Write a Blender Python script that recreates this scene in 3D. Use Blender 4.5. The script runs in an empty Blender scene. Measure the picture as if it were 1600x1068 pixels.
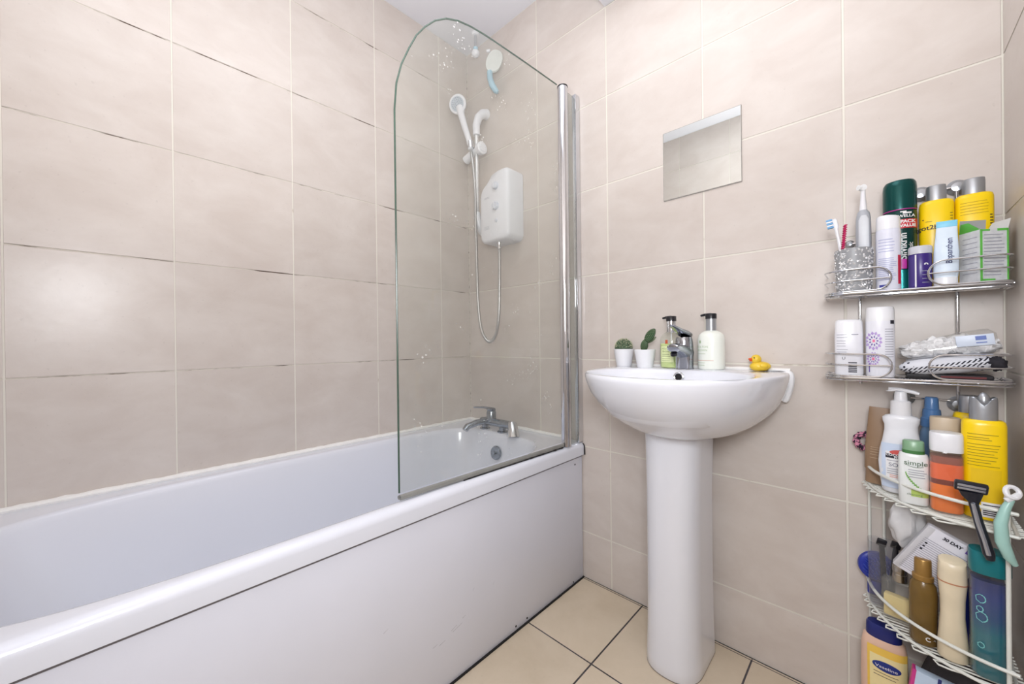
import bpy, bmesh, math, random
from mathutils import Vector, Matrix, noise
random.seed(7)
S = bpy.context.scene
COL = S.collection
PI = math.pi

# ------------------------------------------------------------------ camera
cam_d = bpy.data.cameras.new('camera')
cam = bpy.data.objects.new('camera', cam_d)
COL.objects.link(cam)
cam_d.sensor_width = 36.0
cam_d.lens = 600.39 / 1600 * 36
cam_d.clip_start = 0.02
YAW, PITCH, ROLL = math.radians(43.697), math.radians(-0.126), math.radians(-0.673)
cr, sr = math.cos(YAW), math.sin(YAW)
R_ = Vector((cr, sr, 0)); F0 = Vector((-sr, cr, 0)); U0 = Vector((0, 0, 1))
F_ = F0 * math.cos(PITCH) + U0 * math.sin(PITCH)
U_ = U0 * math.cos(PITCH) - F0 * math.sin(PITCH)
right = R_ * math.cos(ROLL) + U_ * math.sin(ROLL)
up = R_ * (-math.sin(ROLL)) + U_ * math.cos(ROLL)
M = Matrix((right, up, -F_)).transposed().to_4x4()
M.translation = Vector((1.5502, -1.3050, 0.9464))
cam.matrix_world = M
S.camera = cam

# ------------------------------------------------------------------ world, lights, exposure
w = bpy.data.worlds.new('world'); S.world = w
w.use_nodes = True
w.node_tree.nodes['Background'].inputs[0].default_value = (0.9, 0.93, 1.0, 1)
w.node_tree.nodes['Background'].inputs[1].default_value = 0.3

def area(name, loc, target, sx, sy, power, col):
    d = bpy.data.lights.new(name, 'AREA')
    d.shape = 'RECTANGLE'; d.size = sx; d.size_y = sy
    d.energy = power; d.color = col
    o = bpy.data.objects.new(name, d); COL.objects.link(o)
    o.location = loc
    o.rotation_euler = (Vector(target) - Vector(loc)).to_track_quat('-Z', 'Y').to_euler()
    return o
area('ceiling_lamp_light', (1.0, -0.95, 2.41), (1.0, -0.95, 0), 0.9, 0.9, 2.2, (0.97, 0.98, 1.0))
area('bounce_flash_light', (1.30, -1.15, 1.35), (1.12, -1.18, 3), 0.4, 0.4, 8.0, (0.95, 0.975, 1.0))
area('camera_flash_light', (1.67, -1.42, 1.22), (0.70, 0.0, 0.75), 0.36, 0.36, 7.5, (0.94, 0.965, 1.0))
S.view_settings.view_transform = 'Standard'
S.view_settings.look = 'None'
S.view_settings.gamma = 1.0
S.view_settings.use_curve_mapping = False
S.view_settings.exposure = 0.95

# ------------------------------------------------------------------ materials
def lin(c):
    out = []
    for v in c:
        v /= 255.0
        out.append(v / 12.92 if v <= 0.04045 else ((v + 0.055) / 1.055) ** 2.4)
    return tuple(out) + (1.0,)

MATS = {}
def pm(name, rgb, rough=0.4, metal=0.0, var=0.05, nscale=25.0, bump=0.0, bscale=60.0, coat=0.0, spec=0.5, sss=0.0, alpha=1.0, trans=0.0):
    """Principled material whose colour is lightly varied by noise."""
    if name in MATS: return MATS[name]
    m = bpy.data.materials.new(name); m.use_nodes = True
    nt = m.node_tree; b = nt.nodes['Principled BSDF']
    tc = nt.nodes.new('ShaderNodeTexCoord')
    n = nt.nodes.new('ShaderNodeTexNoise'); n.inputs['Scale'].default_value = nscale; n.inputs['Detail'].default_value = 3
    nt.links.new(tc.outputs['Object'], n.inputs['Vector'])
    r = nt.nodes.new('ShaderNodeValToRGB')
    c = lin(rgb)
    r.color_ramp.elements[0].position = 0.3; r.color_ramp.elements[1].position = 0.7
    r.color_ramp.elements[0].color = tuple(x * (1 - var) for x in c[:3]) + (1,)
    r.color_ramp.elements[1].color = tuple(min(1, x * (1 + var)) for x in c[:3]) + (1,)
    nt.links.new(n.outputs['Fac'], r.inputs['Fac'])
    nt.links.new(r.outputs['Color'], b.inputs['Base Color'])
    b.inputs['Roughness'].default_value = rough
    b.inputs['Metallic'].default_value = metal
    b.inputs['Coat Weight'].default_value = coat
    b.inputs['Specular IOR Level'].default_value = spec
    if sss: b.inputs['Subsurface Weight'].default_value = sss; b.inputs['Subsurface Radius'].default_value = (.01, .01, .01)
    if alpha < 1: b.inputs['Alpha'].default_value = alpha
    if trans: b.inputs['Transmission Weight'].default_value = trans
    if bump:
        n2 = nt.nodes.new('ShaderNodeTexNoise'); n2.inputs['Scale'].default_value = bscale
        nt.links.new(tc.outputs['Object'], n2.inputs['Vector'])
        bp = nt.nodes.new('ShaderNodeBump'); bp.inputs['Strength'].default_value = bump; bp.inputs['Distance'].default_value = 0.004
        nt.links.new(n2.outputs['Fac'], bp.inputs['Height'])
        nt.links.new(bp.outputs['Normal'], b.inputs['Normal'])
    MATS[name] = m
    return m

def clear_mat(name, tint=(0.93, 0.96, 0.94), haze=0.04, haze_col=(0.8, 0.82, 0.8), spots=False, refl=0.9):
    """Sheet glass / clear plastic: tinted transparency, Fresnel reflection and a little surface haze."""
    if name in MATS: return MATS[name]
    m = bpy.data.materials.new(name); m.use_nodes = True
    nt = m.node_tree; N = nt.nodes; L = nt.links
    for n in list(N):
        if n.type != 'OUTPUT_MATERIAL': N.remove(n)
    out = [n for n in N if n.type == 'OUTPUT_MATERIAL'][0]
    tr = N.new('ShaderNodeBsdfTransparent'); tr.inputs[0].default_value = tuple(tint) + (1,)
    df = N.new('ShaderNodeBsdfDiffuse'); df.inputs[0].default_value = tuple(haze_col) + (1,)
    gl = N.new('ShaderNodeBsdfGlossy'); gl.inputs['Roughness'].default_value = 0.03
    tc = N.new('ShaderNodeTexCoord')
    ns = N.new('ShaderNodeTexNoise'); ns.inputs['Scale'].default_value = 4; ns.inputs['Detail'].default_value = 4
    L.new(tc.outputs['Object'], ns.inputs['Vector'])
    mr = N.new('ShaderNodeMapRange'); mr.inputs['From Min'].default_value = 0.3; mr.inputs['From Max'].default_value = 0.75
    mr.inputs['To Min'].default_value = haze * 0.5; mr.inputs['To Max'].default_value = haze * 1.5
    L.new(ns.outputs['Fac'], mr.inputs['Value'])
    fac = mr.outputs[0]
    if spots:
        vo = N.new('ShaderNodeTexVoronoi'); vo.inputs['Scale'].default_value = 75; vo.inputs['Randomness'].default_value = 1
        L.new(tc.outputs['Object'], vo.inputs['Vector'])
        n3 = N.new('ShaderNodeTexNoise'); n3.inputs['Scale'].default_value = 9
        L.new(tc.outputs['Object'], n3.inputs['Vector'])
        th = N.new('ShaderNodeMapRange'); th.inputs['From Min'].default_value = 0.5; th.inputs['From Max'].default_value = 0.75
        th.inputs['To Min'].default_value = 0.0; th.inputs['To Max'].default_value = 0.24
        L.new(n3.outputs['Fac'], th.inputs['Value'])
        lt = N.new('ShaderNodeMath'); lt.operation = 'LESS_THAN'
        L.new(vo.outputs['Distance'], lt.inputs[0]); L.new(th.outputs[0], lt.inputs[1])
        ml = N.new('ShaderNodeMath'); ml.operation = 'MULTIPLY_ADD'; ml.inputs[1].default_value = 0.38
        L.new(lt.outputs[0], ml.inputs[0]); L.new(fac, ml.inputs[2])
        fac = ml.outputs[0]
    if spots:
        mc = N.new('ShaderNodeMix'); mc.data_type = 'RGBA'; L.new(lt.outputs[0], mc.inputs[0])
        mc.inputs[6].default_value = tuple(haze_col) + (1,); mc.inputs[7].default_value = (.95, .95, .95, 1)
        L.new(mc.outputs[2], df.inputs[0])
    m1 = N.new('ShaderNodeMixShader'); L.new(fac, m1.inputs[0]); L.new(tr.outputs[0], m1.inputs[1]); L.new(df.outputs[0], m1.inputs[2])
    fr = N.new('ShaderNodeFresnel'); fr.inputs['IOR'].default_value = 1.45
    mf = N.new('ShaderNodeMath'); mf.operation = 'MULTIPLY'; mf.inputs[1].default_value = refl
    gb_ = N.new('ShaderNodeNewGeometry'); inv = N.new('ShaderNodeMath'); inv.operation = 'SUBTRACT'; inv.inputs[0].default_value = 1
    L.new(gb_.outputs['Backfacing'], inv.inputs[1])
    m0 = N.new('ShaderNodeMath'); m0.operation = 'MULTIPLY'; L.new(fr.outputs[0], m0.inputs[0]); L.new(inv.outputs[0], m0.inputs[1])
    L.new(m0.outputs[0], mf.inputs[0])
    m2 = N.new('ShaderNodeMixShader'); L.new(mf.outputs[0], m2.inputs[0]); L.new(m1.outputs[0], m2.inputs[1]); L.new(gl.outputs[0], m2.inputs[2])
    L.new(m2.outputs[0], out.inputs['Surface'])
    MATS[name] = m
    return m

def tile_mat(name, c1, c2, rough):
    m = bpy.data.materials.new(name); m.use_nodes = True
    nt = m.node_tree; N = nt.nodes; L = nt.links; b = N['Principled BSDF']
    geo = N.new('ShaderNodeNewGeometry')
    oi = N.new('ShaderNodeObjectInfo')
    mp = N.new('ShaderNodeMapping'); mp.inputs['Scale'].default_value = (1, 1, 1.7)
    L.new(geo.outputs['Position'], mp.inputs['Vector'])
    n1 = N.new('ShaderNodeTexNoise'); n1.inputs['Scale'].default_value = 5.5; n1.inputs['Detail'].default_value = 7; n1.inputs['Roughness'].default_value = .62; n1.inputs['Distortion'].default_value = .35
    L.new(mp.outputs[0], n1.inputs['Vector'])
    rp = N.new('ShaderNodeValToRGB')
    rp.color_ramp.elements[0].position = .33; rp.color_ramp.elements[1].position = .68
    rp.color_ramp.elements[0].color = lin(c1); rp.color_ramp.elements[1].color = lin(c2)
    L.new(n1.outputs['Fac'], rp.inputs['Fac'])
    # each tile a touch lighter or darker
    mr = N.new('ShaderNodeMapRange'); mr.inputs['To Min'].default_value = .965; mr.inputs['To Max'].default_value = 1.03
    L.new(oi.outputs['Random'], mr.inputs['Value'])
    mx = N.new('ShaderNodeMix'); mx.data_type = 'RGBA'; mx.blend_type = 'MULTIPLY'; mx.inputs[0].default_value = 1
    L.new(rp.outputs[0], mx.inputs[6]); L.new(mr.outputs[0], mx.inputs[7])
    # pin-holes in the glaze
    v = N.new('ShaderNodeTexNoise'); v.inputs['Scale'].default_value = 95; v.inputs['Detail'].default_value = 1
    L.new(geo.outputs['Position'], v.inputs['Vector'])
    rv = N.new('ShaderNodeMapRange'); rv.inputs['From Min'].default_value = .70; rv.inputs['From Max'].default_value = .78
    rv.inputs['To Min'].default_value = 1; rv.inputs['To Max'].default_value = .93
    L.new(v.outputs['Fac'], rv.inputs['Value'])
    m3 = N.new('ShaderNodeMix'); m3.data_type = 'RGBA'; m3.blend_type = 'MULTIPLY'; m3.inputs[0].default_value = 1
    L.new(mx.outputs[2], m3.inputs[6]); L.new(rv.outputs[0], m3.inputs[7])
    L.new(m3.outputs[2], b.inputs['Base Color'])
    b.inputs['Roughness'].default_value = rough
    bp = N.new('ShaderNodeBump'); bp.inputs['Strength'].default_value = .2; bp.inputs['Distance'].default_value = .002
    n4 = N.new('ShaderNodeTexNoise'); n4.inputs['Scale'].default_value = 28; n4.inputs['Detail'].default_value = 4
    L.new(geo.outputs['Position'], n4.inputs['Vector'])
    L.new(n4.outputs['Fac'], bp.inputs['Height']); L.new(bp.outputs[0], b.inputs['Normal'])
    return m

def grout_mat(name, base, dirt, stretch, lo, hi):
    m = bpy.data.materials.new(name); m.use_nodes = True
    nt = m.node_tree; N = nt.nodes; L = nt.links; b = N['Principled BSDF']
    geo = N.new('ShaderNodeNewGeometry')
    mp = N.new('ShaderNodeMapping'); mp.inputs['Scale'].default_value = stretch
    L.new(geo.outputs['Position'], mp.inputs['Vector'])
    n = N.new('ShaderNodeTexNoise'); n.inputs['Scale'].default_value = 6; n.inputs['Detail'].default_value = 5; n.inputs['Roughness'].default_value = .6
    L.new(mp.outputs[0], n.inputs['Vector'])
    r = N.new('ShaderNodeValToRGB')
    r.color_ramp.elements[0].position = lo; r.color_ramp.elements[1].position = hi
    r.color_ramp.elements[0].color = lin(base); r.color_ramp.elements[1].color = lin(dirt)
    L.new(n.outputs['Fac'], r.inputs['Fac']); L.new(r.outputs[0], b.inputs['Base Color'])
    b.inputs['Roughness'].default_value = .85
    return m

TILE = tile_mat('wall_tile', (204, 194, 187), (214, 206, 200), .28)
FLOORTILE = tile_mat('floor_tile', (208, 192, 168), (219, 204, 182), .38)
GROUT = grout_mat('white_grout', (228, 224, 214), (150, 130, 110), (1, 1, 1), .62, .72)
GROUT_L = grout_mat('mouldy_grout', (216, 210, 200), (88, 70, 60), (1, 1.0, 9), .50, .60)
GROUT_F = grout_mat('dark_floor_grout', (92, 88, 92), (60, 56, 58), (1, 1, 1), .4, .6)
WHITEPAINT = pm('ceiling_paint', (228, 228, 234), .9, var=.01, nscale=4)
ACRYL = pm('white_acrylic', (226, 229, 239), .16, var=.008, nscale=3, coat=.3)
PANEL = pm('bath_panel_white', (223, 225, 236), .28, var=.015, nscale=5)
CERAM = pm('white_ceramic', (229, 231, 239), .08, var=.006, nscale=4, coat=.4)
CHROME = pm('chrome', (214, 216, 220), .06, metal=1, var=.02)
TAPC = pm('dark_reflection_chrome', (178, 182, 190), .08, metal=1, var=.05)  # darker chrome: dark reflections put into the basin tap's colour
CHROME_D = pm('limescaled_chrome', (150, 158, 168), .22, metal=1, var=.2, nscale=90)
SILVER = pm('silver_plastic', (176, 180, 186), .28, metal=.75, var=.04)
WHITEPL = pm('white_plastic', (232, 233, 238), .3, var=.01)
BLACKPL = pm('black_plastic', (22, 22, 30), .3)
CAULK = pm('white_caulk', (244, 243, 241), .6, var=.02, nscale=35, bump=.4, bscale=80)
WIREW = pm('white_coated_wire', (226, 228, 222), .35, var=.03)

# ------------------------------------------------------------------ mesh helpers
def make(name, vf, mat, parent=None, smooth=True, loc=None, rot=None, angle=40):
    v, f = vf
    me = bpy.data.meshes.new(name)
    me.from_pydata([tuple(p) for p in v], [], [tuple(q) for q in f])
    bm = bmesh.new(); bm.from_mesh(me); bmesh.ops.recalc_face_normals(bm, faces=bm.faces); bm.to_mesh(me); bm.free()
    if smooth:
        for p in me.polygons: p.use_smooth = True
        me.set_sharp_from_angle(angle=math.radians(angle))
    me.materials.append(mat)
    o = bpy.data.objects.new(name, me); COL.objects.link(o)
    if parent: o.parent = parent
    if loc: o.location = loc
    if rot: o.rotation_euler = rot
    return o

def tag(o, label, cat, group=None, kind=None):
    o['label'] = label; o['category'] = cat
    if group: o['group'] = group
    if kind: o['kind'] = kind
    return o

def thing(name, label, cat, loc=(0, 0, 0), rz=0.0, group=None, rot=None):
    o = bpy.data.objects.new(name, None); COL.objects.link(o)
    o.empty_display_size = .02
    o.location = loc; o.rotation_euler = rot if rot else (0, 0, rz)
    return tag(o, label, cat, group)

def join(*parts):
    V, F = [], []
    for v, f in parts:
        b = len(V); V += [tuple(p) for p in v]; F += [tuple(i + b for i in q) for q in f]
    return V, F

def xf(vf, loc=(0, 0, 0), rot=(0, 0, 0), sc=(1, 1, 1)):
    from mathutils import Euler
    m = Matrix.Translation(loc) @ Euler(rot).to_matrix().to_4x4() @ Matrix.Diagonal((*sc, 1))
    return [tuple(m @ Vector(p)) for p in vf[0]], vf[1]

def loft(rings, cap0=True, cap1=True, closed=True):
    n = len(rings[0]); V = []; F = []
    for r in rings: V += [tuple(p) for p in r]
    for i in range(len(rings) - 1):
        for j in range(n if closed else n - 1):
            k = (j + 1) % n
            F.append((i * n + j, i * n + k, (i + 1) * n + k, (i + 1) * n + j))
    if cap0: F.append(tuple(range(n - 1, -1, -1)))
    if cap1: F.append(tuple(range((len(rings) - 1) * n, len(rings) * n)))
    return V, F

def sring(w_, d_, z, n=2.0, seg=28, x=0, y=0):
    out = []
    for i in range(seg):
        t = 2 * PI * i / seg; c, s = math.cos(t), math.sin(t)
        out.append((x + w_ / 2 * math.copysign(abs(c) ** (2 / n), c), y + d_ / 2 * math.copysign(abs(s) ** (2 / n), s), z))
    return out

def bottle(levels, seg=28, cap0=True, cap1=True):
    """levels: (z, width, depth, exponent)"""
    return loft([sring(w_, d_, z, n, seg) for z, w_, d_, n in levels], cap0, cap1)

def cyl(levels, seg=24, cap0=True, cap1=True):
    return bottle([(z, 2 * r, 2 * r, 2.0) for z, r in levels], seg, cap0, cap1)

def tube(pts, r, seg=8, closed=False):
    P = [Vector(p) for p in pts]; n = len(P)
    rr = r if isinstance(r, (list, tuple)) else [r] * n
    rings = []; up_ = None
    for i in range(n):
        a = P[(i - 1) % n] if (closed or i > 0) else P[i]
        b = P[(i + 1) % n] if (closed or i < n - 1) else P[i]
        t = (b - a).normalized()
        if up_ is None:
            up_ = Vector((0, 0, 1)) if abs(t.z) < .9 else Vector((1, 0, 0))
        up_ = (up_ - t * up_.dot(t))
        if up_.length < 1e-5: up_ = t.orthogonal()
        up_.normalize(); s = t.cross(up_)
        rings.append([P[i] + (up_ * math.cos(2 * PI * k / seg) + s * math.sin(2 * PI * k / seg)) * rr[i] for k in range(seg)])
    if closed:
        V, F = loft(rings, False, False)
        b = (n - 1) * seg
        # close with best offset
        best = min(range(seg), key=lambda q: (Vector(V[b]) - Vector(V[q])).length)
        for k in range(seg):
            F.append((b + k, b + (k + 1) % seg, (best + k + 1) % seg, (best + k) % seg))
        return V, F
    return loft(rings)

def rbox(sx, sy, sz, b=.002, c=(0, 0, 0), seg=2):
    bm = bmesh.new(); bmesh.ops.create_cube(bm, size=1)
    bmesh.ops.scale(bm, vec=(sx, sy, sz), verts=bm.verts)
    if b > 0:
        bmesh.ops.bevel(bm, geom=list(bm.edges), offset=b, segments=seg, profile=.5, affect='EDGES')
    v = [(p.co.x + c[0], p.co.y + c[1], p.co.z + c[2]) for p in bm.verts]
    bm.verts.index_update()
    f = [tuple(q.index for q in fc.verts) for fc in bm.faces]
    bm.free()
    return v, f

def ball(rx, ry, rz, c=(0, 0, 0), u=24, v=14, fn=None):
    V = []; F = []
    for i in range(1, v):
        th = PI * i / v
        for j in range(u):
            ph = 2 * PI * j / u
            p = Vector((math.sin(th) * math.cos(ph), math.sin(th) * math.sin(ph), math.cos(th)))
            k = fn(p) if fn else 1.0
            V.append((c[0] + rx * p.x * k, c[1] + ry * p.y * k, c[2] + rz * p.z * k))
    n = len(V)
    kt = fn(Vector((0, 0, 1))) if fn else 1; kb = fn(Vector((0, 0, -1))) if fn else 1
    V.append((c[0], c[1], c[2] + rz * kt)); V.append((c[0], c[1], c[2] - rz * kb))
    for i in range(v - 2):
        for j in range(u):
            F.append((i * u + j, i * u + (j + 1) % u, (i + 1) * u + (j + 1) % u, (i + 1) * u + j))
    for j in range(u):
        F.append((n, (j + 1) % u, j)); F.append((n + 1, (v - 2) * u + j, (v - 2) * u + (j + 1) % u))
    return V, F

def lumpy(sc, amt, seed=0):
    return lambda p: 1 + amt * noise.noise(p * sc + Vector((seed, seed * 1.7, 0)))

def arc(cx, cz, r, a0, a1, n=8):
    return [(cx + r * math.cos(a0 + (a1 - a0) * i / n), cz + r * math.sin(a0 + (a1 - a0) * i / n)) for i in range(n + 1)]

def text(parent, s, size, x, z, mat, surf=None, vert=False, name='lettering', bold=0.0, sx=1.0):
    """Flat print on a front face; surf(x, z) gives the y of the face (local coordinates)."""
    cu = bpy.data.curves.new('txt', 'FONT'); cu.body = s; cu.size = size; cu.align_x = 'CENTER'; cu.align_y = 'CENTER'
    cu.offset = bold
    to = bpy.data.objects.new('txt', cu); COL.objects.link(to)
    dg = bpy.context.evaluated_depsgraph_get(); dg.update()
    me = bpy.data.meshes.new_from_object(to.evaluated_get(dg))
    bpy.data.objects.remove(to); bpy.data.curves.remove(cu)
    for v in me.vertices:
        a, b = v.co.x * sx, v.co.y
        if vert: a, b = -b, a
        px, pz = x + a, z + b
        y = surf(px, pz) if surf else 0
        v.co = (px, y - .0005, pz)
    me.materials.clear(); me.materials.append(mat)
    o = bpy.data.objects.new(name, me); COL.objects.link(o); o.parent = parent
    return o

def patch(x0, x1, z0, z1, surf, off=.0003, n=10, m_=1):
    """A printed label: a thin skin following the face."""
    V = []; F = []
    for k in range(m_ + 1):
        for i in range(n + 1):
            x = x0 + (x1 - x0) * i / n; z = z0 + (z1 - z0) * k / m_
            V.append((x, surf(x, z) - off, z))
    for k in range(m_):
        for i in range(n):
            a = k * (n + 1) + i
            F.append((a, a + 1, a + n + 2, a + n + 1))
    return V, F

def ell(w_, d_, n=2.0, y0=0):
    return lambda x, z: y0 - d_ / 2 * max(0.0, 1 - min(1, abs(2 * x / w_)) ** n) ** (1 / n)

def printlines(parent, x0, x1, zs, surf, mat, h=.0012, name='print_lines', jit=.25):
    """rows of small print seen from too far to read"""
    parts = []
    for z in zs:
        e = x1 - random.random() * jit * (x1 - x0)
        parts.append(patch(x0, e, z, z + h, surf, .0004, 6))
    o = make(name, join(*parts), mat, parent, smooth=False); o['kind'] = 'stuff'
    return o

# ------------------------------------------------------------------ room shell
W, D, HC = 1.743, -1.63, 2.44
T = .0012                     # tile proud of grout
def struct(name, vf, mat, label, cat):
    return tag(make(name, vf, mat, smooth=False), label, cat, kind='structure')
wl = struct('wall_left', rbox(.1, -D + .2, HC, 0, (-.05 - T, D / 2, HC / 2)), GROUT_L, 'beige tiled wall along the bath', 'wall')

wb = struct('wall_back', rbox(W + .2, .1, HC, 0, (W / 2, .05 + T, HC / 2)), GROUT, 'beige tiled wall behind the basin and mirror', 'wall')
wr = struct('wall_right', rbox(.1, -D + .2, HC, 0, (W + .05 + T, D / 2, HC / 2)), GROUT, 'beige tiled wall beside the shelf racks', 'wall')
wf = struct('wall_front', rbox(W + .2, .1, HC, 0, (W / 2, D - .05 - T, HC / 2)), GROUT, 'beige tiled wall seen only in the small mirror', 'wall')
fl = struct('floor', rbox(W + .2, -D + .2, .1, 0, (W / 2, D / 2, -.05 - T)), GROUT_F, 'beige tiled floor with dark grout beside the bath', 'floor')
struct('ceiling', rbox(W + .2, -D + .2, .1, 0, (W / 2, D / 2, HC + .05)), WHITEPAINT, 'white painted ceiling above the shower', 'ceiling')

tile_cache = {}
def tile(parent, axis, a0, a1, b0, b1, plane, sign, mat, g=.0017):
    a0 += g; a1 -= g; b0 += g; b1 -= g
    sa, sb = round(a1 - a0, 4), round(b1 - b0, 4)
    if sa < .004 or sb < .004: return
    key = (axis, sa, sb, mat.name)
    if key not in tile_cache:
        dims = {'x': (T, sa, sb), 'y': (sa, T, sb), 'z': (sa, sb, T)}[axis]
        v, f = rbox(*dims, min(.0008, sa / 4, sb / 4), seg=1)
        me = bpy.data.meshes.new('tile'); me.from_pydata(v, [], f); me.materials.append(mat)
        tile_cache[key] = me
    o = bpy.data.objects.new('tile', tile_cache[key]); COL.objects.link(o); o.parent = parent
    ca, cb = (a0 + a1) / 2, (b0 + b1) / 2
    j = random.uniform(-.0002, .0002)
    o.location = {'x': (plane + sign * T / 2 + j, ca, cb), 'y': (ca, plane + sign * T / 2 + j, cb), 'z': (ca, cb, plane + sign * T / 2 + j)}[axis]
ZR = [0, .196, .527, .868, 1.200, 1.536, 1.868, 2.205, HC]
ZB = [0, .184, .524, .871, 1.200, 1.536, 1.868, 2.203, HC]
YL = [0, -.180, -.513, -.837, -1.167, -1.485, D]
XB = [0, .472, .811, 1.151, 1.488, W]
YR = [0, -.300, -.635, -.97, -1.305, D]
XF = [0, .157, .49, .823, 1.156, 1.49, W]
for y_ in YL[1:-1]:
    make('grout_joint', rbox(.0007, .0036, HC - .545, 0, (-T + .0003, y_, (HC + .545) / 2)), GROUT, wl, smooth=False)
for k in range(8):
    for i in range(len(YL) - 1):
        if ZR[k + 1] > .5: tile(wl, 'x', YL[i + 1], YL[i], ZR[k], ZR[k + 1], -T, 1, TILE)
    for i in range(len(XB) - 1): tile(wb, 'y', XB[i], XB[i + 1], ZB[k], ZB[k + 1], T, -1, TILE, g=.0023)
    for i in range(len(YR) - 1): tile(wr, 'x', YR[i + 1], YR[i], ZB[k], ZB[k + 1], W + T, -1, TILE)
    for i in range(len(XF) - 1): tile(wf, 'y', XF[i], XF[i + 1], ZB[k], ZB[k + 1], D - T, 1, TILE)
XFL = [.598, .9345, 1.2725, 1.609, W]
YFL = [-.0015, -.009, -.341, -.675, -1.01, -1.345, D]
for i in range(4):
    for j in range(len(YFL) - 1): tile(fl, 'z', XFL[i], XFL[i + 1], YFL[j + 1], YFL[j], -T, 1, FLOORTILE, g=.0024 if j else .0012)

# white boxed-in pipe at the top of the back wall (only its lowest corner shows)
bx = tag(make('boxed_pipe', rbox(.42, .16, .235, .003, (.808 + .21, -.081, 2.203 + .1175)), WHITEPAINT), 'white boxed-in casing high on the wall above the mirror', 'casing', kind='structure')

# caulk beads
def bead(pts, r, name, label, mat=CAULK, amp=.35, step=.012):
    P = []
    for a, b in zip(pts[:-1], pts[1:]):
        a, b = Vector(a), Vector(b); n = max(2, int((b - a).length / step))
        P += [a.lerp(b, i / n) for i in range(n)]
    P.append(Vector(pts[-1]))
    rr = [r * (1 + amp * noise.noise(p * 37)) for p in P]
    return tag(make(name, tube(P, rr, 8), mat), label, 'sealant', kind='structure')
bead([(.003, -1.62, .547), (.003, -.004, .545), (.60, -.003, .545)], .0085, 'trim_1', 'rough white sealant bead between the bath and the wall tiles')
bead([(.655, -.003, .536), (.692, -.003, .534), (.698, -.003, .526), (.699, -.003, .492)], .0028, 'trim_2', 'black mouldy sealant at the end of the bath rim', pm('black_mould', (30, 28, 30), .8))

# ------------------------------------------------------------------ bath
bath = thing('bathtub', 'long white acrylic bathtub along the left tiled wall', 'bathtub', (0, 0, 0))
NB = 160
xc, yc, ai, bi, ex = .358, -.825, .297, .70, 4.6
def inner(a, b, z, e, dx=0, dy=0):
    return [(xc + dx + a * math.copysign(abs(math.cos(t)) ** (2 / e), math.cos(t)), yc + dy + b * math.copysign(abs(math.sin(t)) ** (2 / e), math.sin(t)), z) for t in [2 * PI * i / NB for i in range(NB)]]
base = inner(ai, bi, 0, ex)
def outer(x0, x1, y0, y1, z):
    out = []
    for p in base:
        dx, dy = p[0] - xc, p[1] - yc
        k = 1e9
        if dx > 1e-9: k = min(k, (x1 - xc) / dx)
        if dx < -1e-9: k = min(k, (x0 - xc) / dx)
        if dy > 1e-9: k = min(k, (y1 - yc) / dy)
        if dy < -1e-9: k = min(k, (y0 - yc) / dy)
        out.append((xc + dx * k, yc + dy * k, z))
    for cx_, cy_ in ((x0, y0), (x0, y1), (x1, y0), (x1, y1)):
        i = min(range(NB), key=lambda q: (out[q][0] - cx_) ** 2 + (out[q][1] - cy_) ** 2)
        out[i] = (cx_, cy_, z)
    return out
X1 = .697
Y0, Y1 = D + .003, -.004
rings = [outer(.004, X1 - .012, Y0, Y1, .492), outer(.004, X1, Y0, Y1, .492), outer(.004, X1, Y0, Y1, .522)]
for q in range(1, 7):
    a = PI / 2 * q / 6
    rings.append(outer(.004, X1 - .022 * (1 - math.cos(a)), Y0, Y1, .522 + .020 * math.sin(a)))
rings += [inner(ai + .012, bi + .012, .5415, ex), inner(ai + .005, bi + .005, .540, ex), inner(ai, bi, .534, ex), inner(ai - .004, bi - .004, .522, ex),
          inner(ai - .018, bi - .03, .44, ex, 0, .012), inner(ai - .034, bi - .07, .32, 4.2, 0, .03), inner(ai - .05, bi - .11, .22, 4.0, 0, .045),
          inner(ai - .075, bi - .15, .165, 3.8, 0, .05), inner(ai - .12, bi - .21, .145, 3.4, 0, .05), inner(ai - .2, bi - .4, .14, 3, 0, .05)]
make('tub', loft(rings, False, True), ACRYL, bath, angle=50)
ov = make('overflow', xf(cyl([(0, .030), (.006, .030), (.010, .027), (.011, .0)], 28), (.338, -.1425, .460), (PI / 2 - .17, 0, 0)), CHROME_D, bath)
make('overflow_knob', xf(cyl([(.011, .008), (.020, .007), (.021, .0)], 16), (.338, -.1425, .460), (PI / 2 - .17, 0, 0)), CHROME_D, ov)
# panel
make('lip_shadow_seam', rbox(.001, 1.62, .0036, 0, (.6885, -.815, .4862)), pm('lip_shadow_grey', (120, 116, 120), .9), bath)  # grey strip along the panel joint paints the shadow under the rim lip
panel = make('side_panel', rbox(.012, -D - .012, .485, .0015, (0, D / 2, .2455)), PANEL, bath, loc=(.682, 0, 0))
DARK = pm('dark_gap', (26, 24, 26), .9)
for y_, z_ in ((-.055, .462), (-.075, .012), (-.345, .016), (-.40, .018)):
    make('screw_hole', xf(cyl([(0, .0035), (.001, .0035)], 10), (.0055, y_, z_), (0, PI / 2, 0)), DARK, panel)
SC = pm('grey_scuff', (182, 182, 192), .6, var=.1)
for (y_, z_, l_, a_) in ((-.655, .14, .035, .25), (-.70, .128, .02, .2), (-.66, .146, .02, .3), (-.72, .133, .014, .2), (-.86, .25, .012, .4), (-.62, .16, .012, .3), (-.58, .22, .006, 1.2), (-.5, .2, .006, 1.4)):
    make('scuff', ([(.0062, y_, z_), (.0062, y_ + l_, z_ + l_ * a_), (.0062, y_ + l_, z_ + l_ * a_ + .0008), (.0062, y_, z_ + .0014)], [(0, 1, 2, 3)]), SC, panel, smooth=False)
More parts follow.
